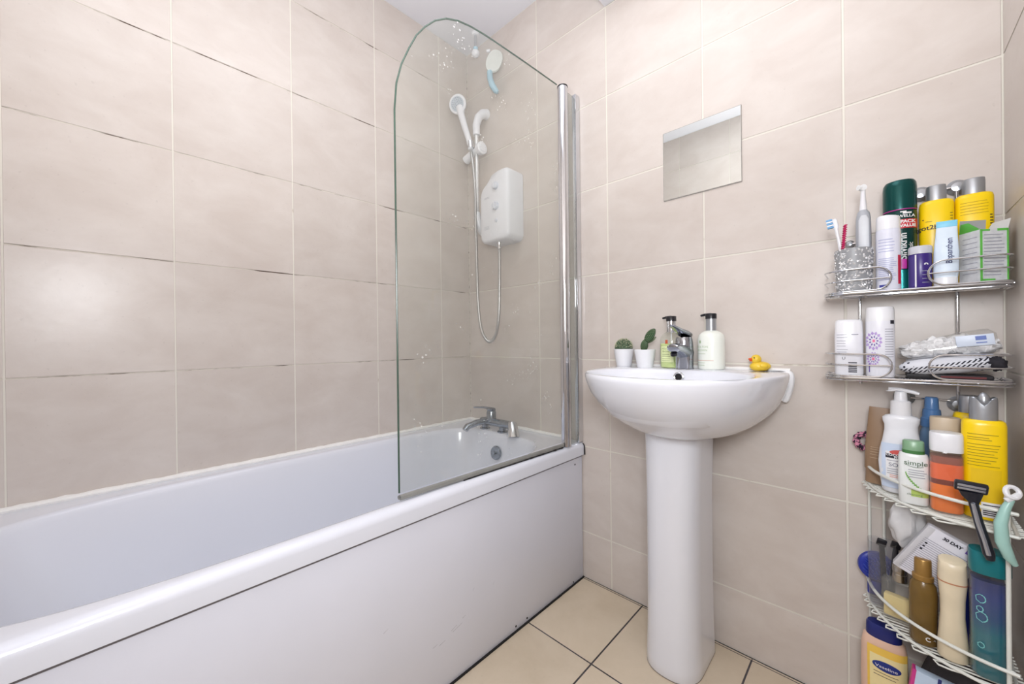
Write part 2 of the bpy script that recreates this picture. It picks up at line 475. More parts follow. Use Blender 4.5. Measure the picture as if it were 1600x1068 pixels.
tag(make('trim_3', rbox(.004, 1.62, .006, 0, (.6905, -.815, .003)), DARK), 'dark joint between bath panel and floor tiles', 'joint', kind='structure')  # thin dark strip along the foot of the panel

# bath mixer
mx = thing('bath_mixer_tap', 'limescaled chrome bath mixer tap on the tap end of the bath', 'tap', (.272, -.098, .541))
mx.scale = (1, 1, .86)
make('body', join(tube([(-.075, 0, .042), (-.05, 0, .043), (.05, 0, .043), (.125, -.008, .048)], [.018, .021, .021, .019], 16)), CHROME_D, mx)
for x_ in (-.055, .06):
    make('leg', xf(cyl([(0, .024), (.006, .024), (.010, .016), (.04, .016)], 20), (x_, 0, 0)), CHROME_D, mx)
make('turret', xf(cyl([(.04, .022), (.095, .022), (.102, .019), (.104, 0)], 24), (-.012, 0, 0)), CHROME_D, mx)
make('lever', join(xf(cyl([(.104, .020), (.112, .021), (.117, .014), (.118, 0)], 20), (-.012, 0, 0)), tube([(-.012, 0, .112), (-.05, -.012, .117), (-.10, -.03, .113)], [.008, .0055, .0045], 10)), CHROME_D, mx)
make('spout', tube([(-.04, 0, .045), (-.055, -.05, .040), (-.062, -.10, .028), (-.062, -.115, .012)], [.017, .017, .016, .014], 14), CHROME_D, mx)
make('diverter', tube([(.115, -.006, .048), (.136, -.014, .052), (.146, -.022, .034), (.152, -.028, .0)], [.018, .021, .022, .028], 18), CHROME, mx)

# ------------------------------------------------------------------ bath screen
scr = thing('bath_screen', 'curved-top clear glass bath screen standing on the bath rim', 'shower screen', (0, 0, 0))
gA = Vector((.661, -.798, 0)); gD = Vector((.018, .676, 0)).normalized(); gN = Vector((-gD.y, gD.x, 0))
ctrl = [(.0, 1.54), (.006, 1.61), (.021, 1.666), (.044, 1.72), (.066, 1.765), (.093, 1.803), (.126, 1.839), (.163, 1.866), (.205, 1.884), (.25, 1.894), (.295, 1.899), (.34, 1.902), (.49, 1.907), (.665, 1.910)]
cc = []
for i in range(len(ctrl) - 1):
    a, b = ctrl[i], ctrl[i + 1]
    for k in range(3): cc.append((a[0] + (b[0] - a[0]) * k / 3, a[1] + (b[1] - a[1]) * k / 3))
cc.append(ctrl[-1])
outl = [(0.0, .562)] + [(0, .562 + (1.54 - .562) * k / 12) for k in range(1, 12)] + cc + [(.665, .562)]
GLASS = clear_mat('screen_glass', (.94, .946, .932), .055, (.64, .65, .63), True, .8)
def gp(u, z, off): return tuple(gA + gD * u + gN * off + Vector((0, 0, z)))
n_ = len(outl)
V = [gp(u, z, -.003) for u, z in outl] + [gp(u, z, .003) for u, z in outl]
F = [tuple(range(n_)), tuple(range(2 * n_ - 1, n_ - 1, -1))] + [(i, (i + 1) % n_, n_ + (i + 1) % n_, n_ + i) for i in range(n_)]
make('glass', (V, F), GLASS, scr, smooth=False)
make('polished_edge', tube([gp(u, z, 0) for u, z in outl[:-1]], .0024, 6), pm('green_glass_edge', (62, 86, 74), .25, var=.1), scr)
make('bottom_seal', join(*[tube([gp(u / 20 * .675, .549 + .004 * (k == 1), -.004 + .008 * (k == 2)) for u in range(21)], .0055, 8) for k in range(3)]), pm('grey_seal', (140, 140, 136), .3, var=.1), scr)
make('seal_mould', tube([gp(.2 + u / 60 * .47, .5435 , -.0085) for u in range(61)], [.0018 + .0034 * max(0, noise.noise(Vector((u * .55, 3, 1)))) * (u / 60) for u in range(61)], 6), pm('black_mould', (30, 28, 30), .8), scr)
make('pole', xf(cyl([(.543, .019), (1.912, .019)], 28), (.681, -.100, 0)), CHROME, scr)
make('pole_cap', xf(cyl([(1.912, .020), (1.916, .020), (1.918, .016), (1.918, 0)], 28), (.681, -.100, 0)), BLACKPL, scr)
make('infill_strip', rbox(.006, .050, 1.36, .001, (.6835, -.056, 1.225)), clear_mat('infill_glass', (.86, .88, .86), .12, (.6, .6, .58)), scr)
make('gasket', rbox(.010, .004, 1.36, .001, (.6835, -.078, 1.225)), BLACKPL, scr)
make('wall_channel', join(rbox(.018, .028, 1.375, .002, (.6835, -.0155, 1.2305))), CHROME, scr)

# ------------------------------------------------------------------ electric shower
sb = thing('electric_shower', 'white electric shower box with two dials on the back wall', 'shower', (.292, 0, 1.40))
def shoutline(y, k=1.0, o=0.0):
    w2, h, = .093 - o, .315
    pts = [(-w2 + .03, o), (w2 - .03, o)] 
    P = []
    P += arc(w2 - .03, .03 + o, .03, -PI / 2, 0, 6)
    P += arc(w2 - .025, h - .025 - o, .025, 0, PI / 2, 6)
    P += [(w2 - .06, h - o), (w2 - .09, h - .006 - o), (-.02, h - .018 - o)]
    P += arc(-w2 + .06, h - .10 - o, .06, PI / 2 + .35, PI, 6)
    P += arc(-w2 + .03, .03 + o, .03, PI, 3 * PI / 2, 6)
    return [(x, y, z) for x, z in P]
make('casing', loft([shoutline(-.001), shoutline(-.085), shoutline(-.096, o=.004), shoutline(-.101, o=.012)], False, True), WHITEPL, sb, angle=60)
DIALM = pm('dial_plastic', (214, 217, 226), .35)
for dz, r_ in ((.245, .017), (.155, .019)):
    k_ = make('dial', xf(cyl([(0, r_), (.012, r_ * .92), (.014, r_ * .8), (.014, 0)], 24), (.018, -.100, dz), (PI / 2, 0, 0)), DIALM, sb)
    make('pointer', rbox(.004, .004, r_ * 1.5, .001, (.018, -.116, dz)), WHITEPL, k_)
make('start_button', xf(cyl([(0, .009), (.005, .008), (.006, 0)], 18), (.018, -.100, .09), (PI / 2, 0, 0)), DIALM, sb)
make('outlet', xf(cyl([(-.03, .009), (-.002, .009), (.004, .011)], 16), (.0, -.065, 0)), CHROME, sb)
GREYP = pm('grey_print', (168, 172, 182), .6)
printlines(sb, -.06, -.02, [.06, .066, .072, .2, .205], lambda x, z: -.1008, GREYP, .0016)

rail = thing('shower_riser_rail', 'white shower riser rail with curved brackets in the corner', 'rail', (.139, -.062, 1.53))
make('pole', cyl([(0, .0095), (.455, .0095)], 16), pm('white_rail', (222, 222, 222), .15, metal=.3), rail)
make('top_bracket', tube([(0, 0, .42), (0, 0, .47), (.004, .012, .51), (.008, .033, .533), (.010, .060, .54)], [.017, .0185, .020, .022, .026], 16), WHITEPL, rail)
make('bottom_bracket', tube([(0, 0, .045), (0, 0, .02), (.0, .012, -.02), (.0, .034, -.045), (0, .060, -.05)], [.014, .0175, .020, .021, .024], 16), WHITEPL, rail)
sl = make('slider', join(tube([(-.078, -.002, .322), (-.055, -.002, .330), (-.03, -.002, .340), (.03, -.002, .343), (.05, -.002, .344)], [.021, .019, .017, .017, .02], 16), xf(cyl([(0, .028), (.022, .03), (.026, .026), (.027, 0)], 22), (.022, -.002, .343), (0, PI / 2, 0))), WHITEPL, rail)
make('cradle', tube([(-.012, -.026, .352), (-.014, -.028, .385)], .0155, 14), CHROME, sl)

hs = thing('hand_shower', 'white hand shower head held in the riser rail slider', 'shower head', (0, 0, 0))
hp = [Vector((.128, -.089, 1.875)), Vector((.118, -.095, 1.93)), Vector((.098, -.104, 2.00)), Vector((.083, -.110, 2.055)), Vector((.077, -.110, 2.09))]
make('handle', tube(hp, [.0115, .014, .0155, .017, .022], 16), WHITEPL, hs)
nrm = Vector((.42, -.86, -.20)).normalized(); q_ = nrm.to_track_quat('Z', 'Y'); hc = Vector((.070, -.118, 2.105))
def face_xf(vf): return [tuple(q_ @ Vector(p) + hc) for p in vf[0]], vf[1]
make('head', face_xf(cyl([(-.022, .018), (-.016, .034), (-.002, .044), (.006, .045), (.010, .042), (.0105, 0)], 32)), WHITEPL, hs)
make('spray_plate', face_xf(cyl([(.0100, .034), (.0125, .033), (.0125, 0)], 28)), pm('grey_spray_plate', (196, 204, 214), .4), hs)
nz = []
for rr_, cnt in ((.008, 6), (.017, 12), (.026, 18)):
    for k in range(cnt):
        a = 2 * PI * k / cnt
        nz.append(xf(cyl([(.0125, .0018), (.0145, .0014)], 6), (rr_ * math.cos(a), rr_ * math.sin(a), 0)))
make('nozzles', face_xf(join(*nz)), pm('dark_nozzle', (110, 118, 130), .5), hs)

hose = []
ctl = [(.129, -.089, 1.868), (.134, -.082, 1.80), (.140, -.076, 1.68), (.143, -.076, 1.50), (.146, -.075, 1.30), (.152, -.074, 1.12), (.168, -.072, 1.01), (.200, -.070, .957), (.235, -.069, .948), (.268, -.068, .985), (.286, -.067, 1.07), (.291, -.066, 1.2), (.292, -.065, 1.30), (.292, -.065, 1.372)]
def catmull(P, n=10):
    P = [Vector(p) for p in P]; out = []
    for i in range(len(P) - 1):
        p0 = P[max(0, i - 1)]; p1 = P[i]; p2 = P[i + 1]; p3 = P[min(len(P) - 1, i + 2)]
        for k in range(n):
            t = k / n
            out.append(.5 * ((2 * p1) + (p2 - p0) * t + (2 * p0 - 5 * p1 + 4 * p2 - p3) * t * t + (3 * p1 - p0 - 3 * p2 + p3) * t ** 3))
    out.append(P[-1]); return out
hpth = catmull(ctl, 26)
tag(make('shower_hose', tube(hpth, [.0066 + .0009 * (i % 2) for i in range(len(hpth))], 10), pm('braided_hose', (190, 190, 190), .3, metal=.8, var=.1, nscale=200)), 'ribbed silver shower hose looping below the shower box', 'hose')

# small things high in the corner
pc = thing('ceiling_hook', 'small white ceiling fitting with chrome stem and round knob', 'hook', (.145, -.066, 2.44))
make('base', cyl([(-.012, .016), (-.004, .019), (0, .019)], 20), WHITEPL, pc)
make('stem', cyl([(-.088, .008), (-.012, .007)], 14), CHROME, pc)
make('collar', cyl([(-.084, .011), (-.070, .011)], 16), pm('pale_blue_plastic', (176, 214, 232), .4), pc)
make('knob', ball(.020, .020, .017, (0, 0, -.098), 18, 12), WHITEPL, pc)
br = thing('shower_squeegee', 'pale blue handled scrubber with clear pad hung on the corner wall', 'scrubber', (.232, -.030, 2.15), math.radians(38))
make('pad', xf(bottle([(-.007, .055, .085, 2.2), (-.004, .076, .108, 2.3), (.004, .074, .104, 2.3), (.007, .05, .08, 2.2)], 28), (.004, -.006, .125), (PI / 2, .35, 0)), pm('frosted_clear_plastic', (236, 240, 236), .35, alpha=.8), br)
make('handle', tube([(-.018, -.008, .075), (-.016, -.012, .04), (-.006, -.012, .008), (.012, -.014, -.022), (.020, -.014, -.03)], [.013, .0135, .0145, .013, .008], 12), pm('pale_blue_handle', (172, 206, 222), .35), br)
make('hook', rbox(.018, .012, .012, .003, (-.024, -.002, .178)), WHITEPL, br)

# ------------------------------------------------------------------ mirror
mir = thing('wall_mirror', 'small frameless rectangular mirror stuck on the tiled back wall', 'mirror', (1.142, 0, 1.527))
make('mirror_glass', rbox(.2315, .004, .226, .0008, (0, -.0022, 0)), pm('mirror_silver', (232, 236, 234), .0, metal=1, var=0), mir, smooth=False)
make('mirror_edge', join(rbox(.2325, .003, .0015, 0, (0, -.0016, .1135)), rbox(.2325, .003, .0015, 0, (0, -.0016, -.1135)), rbox(.0015, .003, .227, 0, (-.1162, -.0016, 0)), rbox(.0015, .003, .227, 0, (.1162, -.0016, 0))), pm('mirror_cut_edge', (150, 146, 142), .4), mir)

# ------------------------------------------------------------------ basin
bas = thing('wash_basin', 'white ceramic basin with one tap hole on the back wall', 'basin', (0, 0, 0))
BX, BA, BD, BZ = 1.125, .256, .452, .8545
NA, NK = 72, 28
NT = 104
def dring(sx_, sd, z, n=2.2, back=.10):
    """outline of the basin at height z: wide bow to the front, rounded corners against the wall"""
    yb_, yf_ = -.003, -BD * sd
    ycn = yb_ - back * min(1, sd + .05)
    out = []
    for i in range(NT):
        t = 2 * PI * i / NT; c, s_ = math.cos(t), math.sin(t)
        if s_ >= 0: out.append((BX + BA * sx_ * math.copysign(abs(c) ** (2 / n), c), ycn + (yf_ - ycn) * abs(s_) ** (2 / n), z))
        else: out.append((BX + BA * sx_ * math.copysign(abs(c) ** (2 / 3.6), c), ycn + (yb_ - ycn) * abs(s_) ** (2 / 3.6), z))
    return out
rings = [dring(.36, .53, .674, 2.2), dring(.47, .58, .677, 2.2), dring(.60, .66, .691, 2.2), dring(.725, .75, .714, 2.2), dring(.83, .83, .740, 2.2), dring(.91, .90, .768, 2.2), dring(.96, .95, .797, 2.25), dring(.987, .984, .823, 2.25), dring(1.0, 1.0, .841, 2.25), dring(1.0, 1.0, .848, 2.25), dring(.994, .996, .8525, 2.25), dring(.982, .988, BZ, 2.25)]
outer_top = rings[-1]
cyb = -.275
def inring(a, b, z, n=2.3, cy=cyb):
    out = []
    for p in outer_top:
        ang = math.atan2((p[1] - cyb) / .19, (p[0] - BX) / .24)
        c, s = math.cos(ang), math.sin(ang)
        out.append((BX + a * math.copysign(abs(c) ** (2 / n), c), cy + b * math.copysign(abs(s) ** (2 / n), s), z))
    return out
rings += [inring(.214, .152, BZ), inring(.209, .148, .852), inring(.203, .143, .838), inring(.185, .128, .79), inring(.14, .10, .735), inring(.06, .05, .712), inring(.02, .02, .71)]
make('bowl', loft(rings, True, True), CERAM, bas, angle=70)
ov = make('overflow_ring', xf(tube([(.0125 * math.cos(a), .0125 * math.sin(a), 0) for a in [2 * PI * i / 24 for i in range(24)]], .0032, 8, True), (1.118, -.137, .834), (PI / 2 - .12, 0, 0)), CHROME, bas)
make('overflow_hole', xf(cyl([(-.001, .0115), (.0005, .0115)], 20), (1.118, -.1375, .834), (PI / 2 - .12, 0, 0)), DARK, ov)
ped = thing('basin_pedestal', 'tall white ceramic pedestal standing under the basin', 'pedestal', (0, 0, 0))
def pring(hw, yf, z, yb=-.055):
    P = []
    r = hw
    for i in range(25):
        t = PI * i / 24
        P.append((1.111 + hw * math.copysign(abs(math.cos(t)) ** .85, math.cos(t)), yf + r * 1.0 - r * 1.0 * abs(math.sin(t)) ** .85, z))
    P.append((1.111 - hw * .985, yb, z)); P.append((1.111 + hw * .985, yb, z))
    return P
make('column', loft([pring(.0755, -.241, 0), pring(.0768, -.243, .004), pring(.076, -.2425, .03), pring(.0738, -.239, .12), pring(.0728, -.237, .30), pring(.0735, -.236, .5), pring(.0765, -.236, .62), pring(.079, -.236, .675)]), CERAM, ped, angle=60)
make('foot_joint', loft([pring(.0766, -.2432, .0002), pring(.0766, -.2432, .0022)]), pm('foot_joint', (140, 130, 122), .8), ped)
bead([(.90, -.004, .8565), (1.1, -.004, .8575), (1.372, -.004, .8565)], .0048, 'trim_5', 'white sealant line between basin and back wall', step=.02)
# cloth strip at the right end
rib = []
pth = [(1.318, .8555), (1.345, .857), (1.362, .8565), (1.3725, .850), (1.374, .835), (1.3715, .812), (1.365, .787), (1.3575, .766)]
wd = [.012, .014, .016, .018, .020, .021, .021, .021]
tl = [Vector((p[0], -.016, p[1])) for p in pth]
V = []; F = []
for i, p in enumerate(tl):
    a = tl[max(0, i - 1)]; b = tl[min(len(tl) - 1, i + 1)]; t = (b - a).normalized(); n_v = Vector((t.z, 0, -t.x)) * -1
    hw = wd[i] / 2
    for (oy, on) in ((-hw, -.0025), (hw, -.0025), (hw, .0025), (-hw, .0025)): V.append(tuple(p + Vector((0, oy, 0)) + n_v * on * (1.2 if i < 3 else 4.4)))
F = []
for i in range(len(tl) - 1):
    for j in range(4): F.append((i * 4 + j, i * 4 + (j + 1) % 4, (i + 1) * 4 + (j + 1) % 4, (i + 1) * 4 + j))
F += [(3, 2, 1, 0), tuple(range(len(V) - 4, len(V)))]
st = tag(make('cloth_strip', (V, F), pm('white_cloth', (240, 241, 244), .8, bump=.3, bscale=150)), 'narrow white cloth strip draped over the right end of the basin', 'cloth')
md = st.modifiers.new('smooth', 'SUBSURF'); md.levels = 2; md.render_levels = 2

# basin mixer
tap = thing('basin_mixer_tap', 'chrome single-lever mixer tap at the back of the basin', 'tap', (1.115, -.082, BZ))
make('body', cyl([(0, .0275), (.003, .0275), (.004, .026), (.040, .026), (.045, .0265), (.075, .026), (.09, .0245), (.098, .0225)], 28), TAPC, tap)
def spring(p, w_, h_, tlt):
    return [(p[0] + w_ / 2 * math.cos(a), p[1] + h_ / 2 * math.sin(a) * math.sin(tlt), p[2] + h_ / 2 * math.sin(a) * math.cos(tlt)) for a in [2 * PI * i / 20 for i in range(20)]]
make('spout', loft([spring((0, .01, .050), .052, .052, 0), spring((0, -.02, .054), .051, .046, -.15), spring((0, -.05, .062), .044, .036, -.3), spring((0, -.078, .066), .038, .030, -.3), spring((0, -.090, .066), .034, .026, -.3), spring((0, -.093, .065), .024, .016, -.3)]), TAPC, tap)
make('aerator', xf(cyl([(-.008, .0095), (0, .0095)], 16), (0, -.083, .052), (.35, 0, 0)), BLACKPL, tap)
lv = make('lever', loft([spring((0, .024, .098), .030, .012, 0), spring((0, .012, .106), .044, .020, 0), spring((0, -.01, .111), .044, .022, -.1), spring((0, -.04, .118), .030, .016, -.2), spring((0, -.075, .127), .022, .010, -.2), spring((0, -.092, .131), .018, .008, -.2), spring((0, -.097, .132), .010, .004, -.2)]), TAPC, tap)
make('indicator', xf(cyl([(0, .004), (.0015, .0035)], 12), (0, -.0345, .1045), (PI / 2 + .5, 0, 0)), BLACKPL, lv)

# pots on the basin
POTW = pm('white_pot_glaze', (238, 239, 243), .25, var=.01)
SOIL = pm('potting_soil', (70, 56, 42), .95, bump=.6, bscale=300)
CACT = pm('cactus_green', (62, 88, 62), .6, var=.3, nscale=160, bump=.5, bscale=200)
SPINE = pm('cactus_spines', (196, 196, 168), .6)
def pot(name, label, x, y, r0, r1, h):
    t = thing(name, label, 'pot plant', (x, y, BZ))
    make('pot', loft([sring(2 * r0 * .96, 2 * r0 * .96, 0, 2, 28), sring(2 * r0, 2 * r0, .002, 2, 28), sring(2 * r1, 2 * r1, h - .001, 2, 28), sring(2 * r1 - .002, 2 * r1 - .002, h, 2, 28), sring(2 * r1 - .006, 2 * r1 - .006, h, 2, 28), sring(2 * r1 - .009, 2 * r1 - .009, h - .008, 2, 28)], True, False), POTW, t)
    make('soil', xf(cyl([(0, r1 - .005), (.003, r1 - .008), (.004, 0)], 24), (0, 0, h - .012)), SOIL, t)
    return t
p1 = pot('potted_round_cactus', 'small white pot with a round dome cactus on the basin', .893, -.042, .026, .0345, .060)
make('cactus', ball(.0295, .0295, .032, (0, 0, .063), 40, 20, lambda p: 1 + .035 * math.cos(20 * math.atan2(p.y, p.x))), CACT, p1)
sp = []
for i in range(260):
    z = random.uniform(.05, .98); a = i * 2.39996; r_ = math.sqrt(1 - z * z)
    p = Vector((.0295 * r_ * math.cos(a), .0295 * r_ * math.sin(a), .063 + .032 * z)); n = Vector((r_ * math.cos(a), r_ * math.sin(a), z))
    for k in range(3):
        d = (n + Vector((random.uniform(-.8, .8), random.uniform(-.8, .8), random.uniform(-.6, .6)))).normalized()
        s_ = d.orthogonal().normalized() * .0007
        sp.append(([tuple(p + s_), tuple(p - s_), tuple(p + d * .006)], [(0, 1, 2)]))
make('spines', join(*sp), SPINE, p1, smooth=False)['kind'] = 'stuff'
p2 = pot('potted_prickly_pear', 'small white pot with a leaning prickly pear cactus on the basin', .984, -.070, .0255, .0345, .059)
def pad(a, b, w_, t_):
    a, b = Vector(a), Vector(b); ax = (b - a); L = ax.length; ax.normalize()
    side = ax.cross(Vector((0, 1, .2))).normalized(); th = ax.cross(side)
    rings = []
    for i in range(11):
        u = i / 10; k = max(.12, math.sin(PI * min(1, u * .92 + .06)) ** .6)
        rings.append([a + ax * L * u + side * (w_ / 2 * k * math.cos(q)) + th * (t_ / 2 * k * math.sin(q)) for q in [2 * PI * j / 18 for j in range(18)]])
    return loft(rings)
PEAR = pm('prickly_pear_green', (44, 78, 44), .5, var=.15, nscale=60)
pads = [((-.006, 0, .052), (.004, -.004, .093), .026, .012), ((.004, -.004, .086), (.040, -.012, .126), .028, .011), ((.004, .004, .080), (.034, .010, .100), .012, .007)]
for a, b, w_, t_ in pads:
    o = make('pad', pad(a, b, w_, t_), PEAR, p2)
    dots = []
    av, bv = Vector(a), Vector(b); ax = (bv - av); L = ax.length; ax.normalize(); side = ax.cross(Vector((0, 1, .2))).normalized(); th = ax.cross(side)
    sgn = -1 if th.y > 0 else 1
    for i in range(1, 8):
        for j in range(-2, 3):
            u = i / 8 + (.06 if j % 2 else 0); k = math.sin(PI * min(1, u * .92 + .06)) ** .6; s_ = j / 2.6
            q = av + ax * L * u + side * (w_ / 2 * k * s_) + th * (sgn * t_ / 2 * k * math.sqrt(max(0, 1 - s_ * s_)))
            dots.append(xf(ball(.0009, .0009, .0009, (0, 0, 0), 6, 4), tuple(q)))
    make('spine_dots', join(*dots), SPINE, o)['kind'] = 'stuff'

# soap bottles on the basin
def pump_bottle(t, w_, hb, neck_h, cap_mat, neck_mat, ang):
    make('neck', xf(cyl([(hb - .002, .0145), (hb + neck_h, .0142)], 20), (0, 0, 0)), neck_mat, t)
    hd = make('pump_head', join(cyl([(hb + neck_h, .0155), (hb + neck_h + .014, .0155), (hb + neck_h + .016, .014), (hb + neck_h + .016, 0)], 20), tube([(0, 0, hb + neck_h + .012), (-.018 * math.cos(ang), .018 * math.sin(ang), hb + neck_h + .013), (-.030 * math.cos(ang), .030 * math.sin(ang), hb + neck_h + .011)], [.006, .0042, .0032], 8)), cap_mat, t)
    return hd
b1 = thing('hand_wash_bottle', 'clear pump bottle of green hand wash behind the basin tap', 'bottle', (1.066, -.055, BZ))
prof = [(0, .060, .060, 2.2), (.003, .066, .066, 2.2), (.010, .068, .068, 2.2), (.088, .068, .068, 2.2), (.100, .062, .062, 2.1), (.110, .046, .046, 2), (.116, .031, .031, 2)]
make('bottle_shell', bottle(prof, 32, True, False), clear_mat('clear_bottle', (.97, .98, .96), .05), b1)
make('liquid', bottle([(.0025, .060, .060, 2.2), (.006, .064, .064, 2.2), (.078, .064, .064, 2.2), (.0785, .062, .062, 2.2)], 32), pm('green_soap', (206, 222, 150), .2, var=.04, sss=.3), b1)
make('dip_tube', xf(cyl([(.08, .002), (.118, .002)], 8), (0, 0, 0)), WHITEPL, b1)
pump_bottle(b1, .068, .116, .034, BLACKPL, CHROME, .2)
s_ = ell(.0685, .0685, 2.2)
make('emblem', patch(-.006, .002, .078, .090, s_, .0005, 4), pm('red_emblem', (190, 90, 60), .5), b1)
make('front_label', patch(-.021, .018, .020, .070, s_, .0004, 10), pm('pale_green_label', (226, 236, 182), .5), b1)
GRN = pm('olive_print', (120, 140, 84), .6)
text(b1, 'MOLTON', .0075, -.002, .062, GRN, lambda x, z: s_(x, z) - .0004)
text(b1, 'BROWN', .0075, -.002, .053, GRN, lambda x, z: s_(x, z) - .0004)
printlines(b1, -.018, .012, [.044, .038, .030, .024], lambda x, z: s_(x, z) - .0004, GRN)
b2 = thing('hand_lotion_bottle', 'white pump bottle of hand lotion right of the basin tap', 'bottle', (1.184, -.052, BZ))
make('bottle_body', bottle([(0, .064, .064, 2.2), (.003, .071, .071, 2.2), (.010, .073, .073, 2.2), (.092, .073, .073, 2.2), (.104, .067, .067, 2.1), (.112, .050, .050, 2), (.117, .030, .030, 2)], 32), pm('white_lotion_bottle', (236, 240, 232), .25, var=.01), b2)
pump_bottle(b2, .073, .116, .036, BLACKPL, SILVER, .1)
s2 = ell(.0735, .0735, 2.2)
GRN2 = pm('sage_print', (176, 196, 160), .6)
make('emblem', patch(-.025, -.019, .079, .087, s2, .0005, 3), GRN2, b2)
text(b2, 'MOLTON', .0085, -.0165, .068, GRN2, s2)
text(b2, 'BROWN', .0085, -.0165, .058, GRN2, s2)
make('stripe', patch(-.034, .016, .0275, .0287, s2, .0005, 12), pm('rust_stripe', (214, 160, 140), .6), b2)
printlines(b2, -.030, -.006, [.020, .013, .047], s2, GRN2)

# duck
dk = thing('rubber_duck', 'small yellow rubber duck on the right end of the basin', 'toy duck', (1.304, -.030, BZ), math.radians(28))
dk.scale = (.86, .9, .95)
YEL = pm('duck_yellow', (236, 200, 60), .35, var=.05, sss=.15)
def duckfn(p):
    k = 1.0
    if p.x > .4: k += .22 * max(0, p.x - .4) * (1 if p.z > -.2 else .2)
    return k
make('body', ([(x, y, max(0, z)) for x, y, z in ball(.029, .021, .0155, (0, 0, .0125), 28, 16, duckfn)[0]], ball(.029, .021, .0155, (0, 0, .0125), 28, 16)[1]), YEL, dk)
hd = make('head', ball(.0152, .0145, .0145, (-.010, 0, .0335), 24, 14), YEL, dk)
make('beak', join(ball(.0085, .0075, .0035, (-.0250, 0, .0345), 14, 8), ball(.0070, .0065, .0025, (-.0235, 0, .0295), 14, 8)), pm('duck_beak_red', (226, 88, 30), .4), hd)
for s_y in (-1, 1):
    make('eye', ball(.0022, .0018, .0026, (-.0185, s_y * .0105, .0385), 10, 8), pm('duck_eye', (88, 70, 30), .3), hd)
    make('wing', ball(.013, .004, .007, (.006, s_y * .0195, .016), 14, 8), YEL, dk)

# ------------------------------------------------------------------ chrome rack
rk = thing('chrome_wall_rack', 'two-tier chrome wire rack on the wall above the white shelf', 'rack', (0, 0, 0))
RXL, RXR, RYF, RYB = 1.455, 1.736, -.140, -.012
def plan(z, r=.0022, xl=RXL, xr=RXR, yf=RYF, yb=RYB):
    R1, R2 = .05, .03
    P = [(xr, yb, z), (xr, yf + R2, z)]
    P += [(xr - R2 + R2 * math.cos(-a), yf + R2 - R2 * math.sin(a), z) for a in [PI / 2 * i / 6 for i in range(1, 7)]]
    P += [(xl + R1 - R1 * math.sin(a), yf + R1 - R1 * math.cos(a), z) for a in [PI / 2 * i / 8 for i in range(9)]]
    P += [(xl, yb, z)]
    return P
for zt in (1.046, .8545):
    make('shelf_frame', join(tube(plan(zt), .0026, 8), tube(plan(zt - .006), .0018, 6), tube([(RXL, RYB, zt), (RXR, RYB, zt)], .0026, 8)), CHROME, rk)
    for k in range(6):
        y_ = -.03 - .0185 * k
        make('shelf_wire', tube([(RXL + (.0 if k < 4 else .012), y_, zt), (RXR, y_, zt)], .0017, 6), CHROME, rk)
    h_ = .054
    # left guard: wires wrap the rounded end and turn back in a loop at the front
    def guard(side):
        z0, z1 = zt + .004, zt + h_
        P = []
        if side < 0:
            R1 = .05; xe = 1.545
            def base_(z): return [(RXL, RYB, z), (RXL, RYF + R1, z)] + [(RXL + R1 - R1 * math.cos(a), RYF + R1 - R1 * math.sin(a), z) for a in [PI / 2 * i / 8 for i in range(1, 9)]] + [(xe, RYF, z)]
            zm = (z0 + z1) / 2; rr_ = (z1 - z0) / 2
            turn = [(xe + rr_ * math.sin(a), RYF, zm + rr_ * math.cos(a)) for a in [PI * i / 12 for i in range(1, 12)]]
            P = base_(z1) + turn + base_(z0)[::-1]
            mid = base_(zm) + [(xe + rr_, RYF, zm)]
        else:
            R2 = .03; xe = 1.649
            def base_(z): return [(RXR, RYB, z), (RXR, RYF + R2, z)] + [(RXR - R2 + R2 * math.cos(a), RYF + R2 - R2 * math.sin(a), z) for a in [PI / 2 * i / 6 for i in range(1, 7)]] + [(xe, RYF, z)]
            zm = (z0 + z1) / 2; rr_ = (z1 - z0) / 2
            turn = [(xe - rr_ * math.sin(a), RYF, zm + rr_ * math.cos(a)) for a in [PI * i / 12 for i in range(1, 12)]]
            P = base_(z1) + turn + base_(z0)[::-1]
            mid = base_(zm) + [(xe - rr_, RYF, zm)]
        make('guard_wire', join(tube(P, .0019, 8)), CHROME, rk)
        make('guard_wire', tube(mid, .0016, 8), CHROME, rk)
    guard(-1); guard(1)
for x_, za, zb in ((1.516, .83, 1.19), (1.676, .80, 1.275)):
    make('upright', xf(cyl([(za, .0032), (zb, .0032)], 10), (x_, -.009, 0)), CHROME, rk)
for x_, z_, r_ in ((1.498, 1.182, .010), (1.622, 1.275, .017), (1.677, 1.275, .017), (1.676, .795, .017), (1.592, .803, .019)):
    make('suction_cup', xf(cyl([(0, r_), (.004, r_), (.010, r_ * .6), (.014, r_ * .55), (.015, 0)], 20), (x_, 0, z_), (PI / 2, 0, 0)), SILVER if z_ != .803 else pm('dull_grey_cup', (130, 128, 126), .4), rk)
make('tie_wire', join(tube([(1.498, -.010, 1.182), (1.516, -.010, 1.182)], .002, 6), tube([(1.592, -.010, .803), (1.676, -.010, .803)], .002, 6), tube([(1.622, -.012, 1.275), (1.677, -.012, 1.275)], .002, 6)), CHROME, rk)

Z1 = 1.0490; Z2 = .8575
INK = pm('dark_ink', (40, 40, 52), .6)
GINK = pm('grey_ink', (150, 152, 166), .6)
WINK = pm('white_ink', (238, 238, 240), .5)

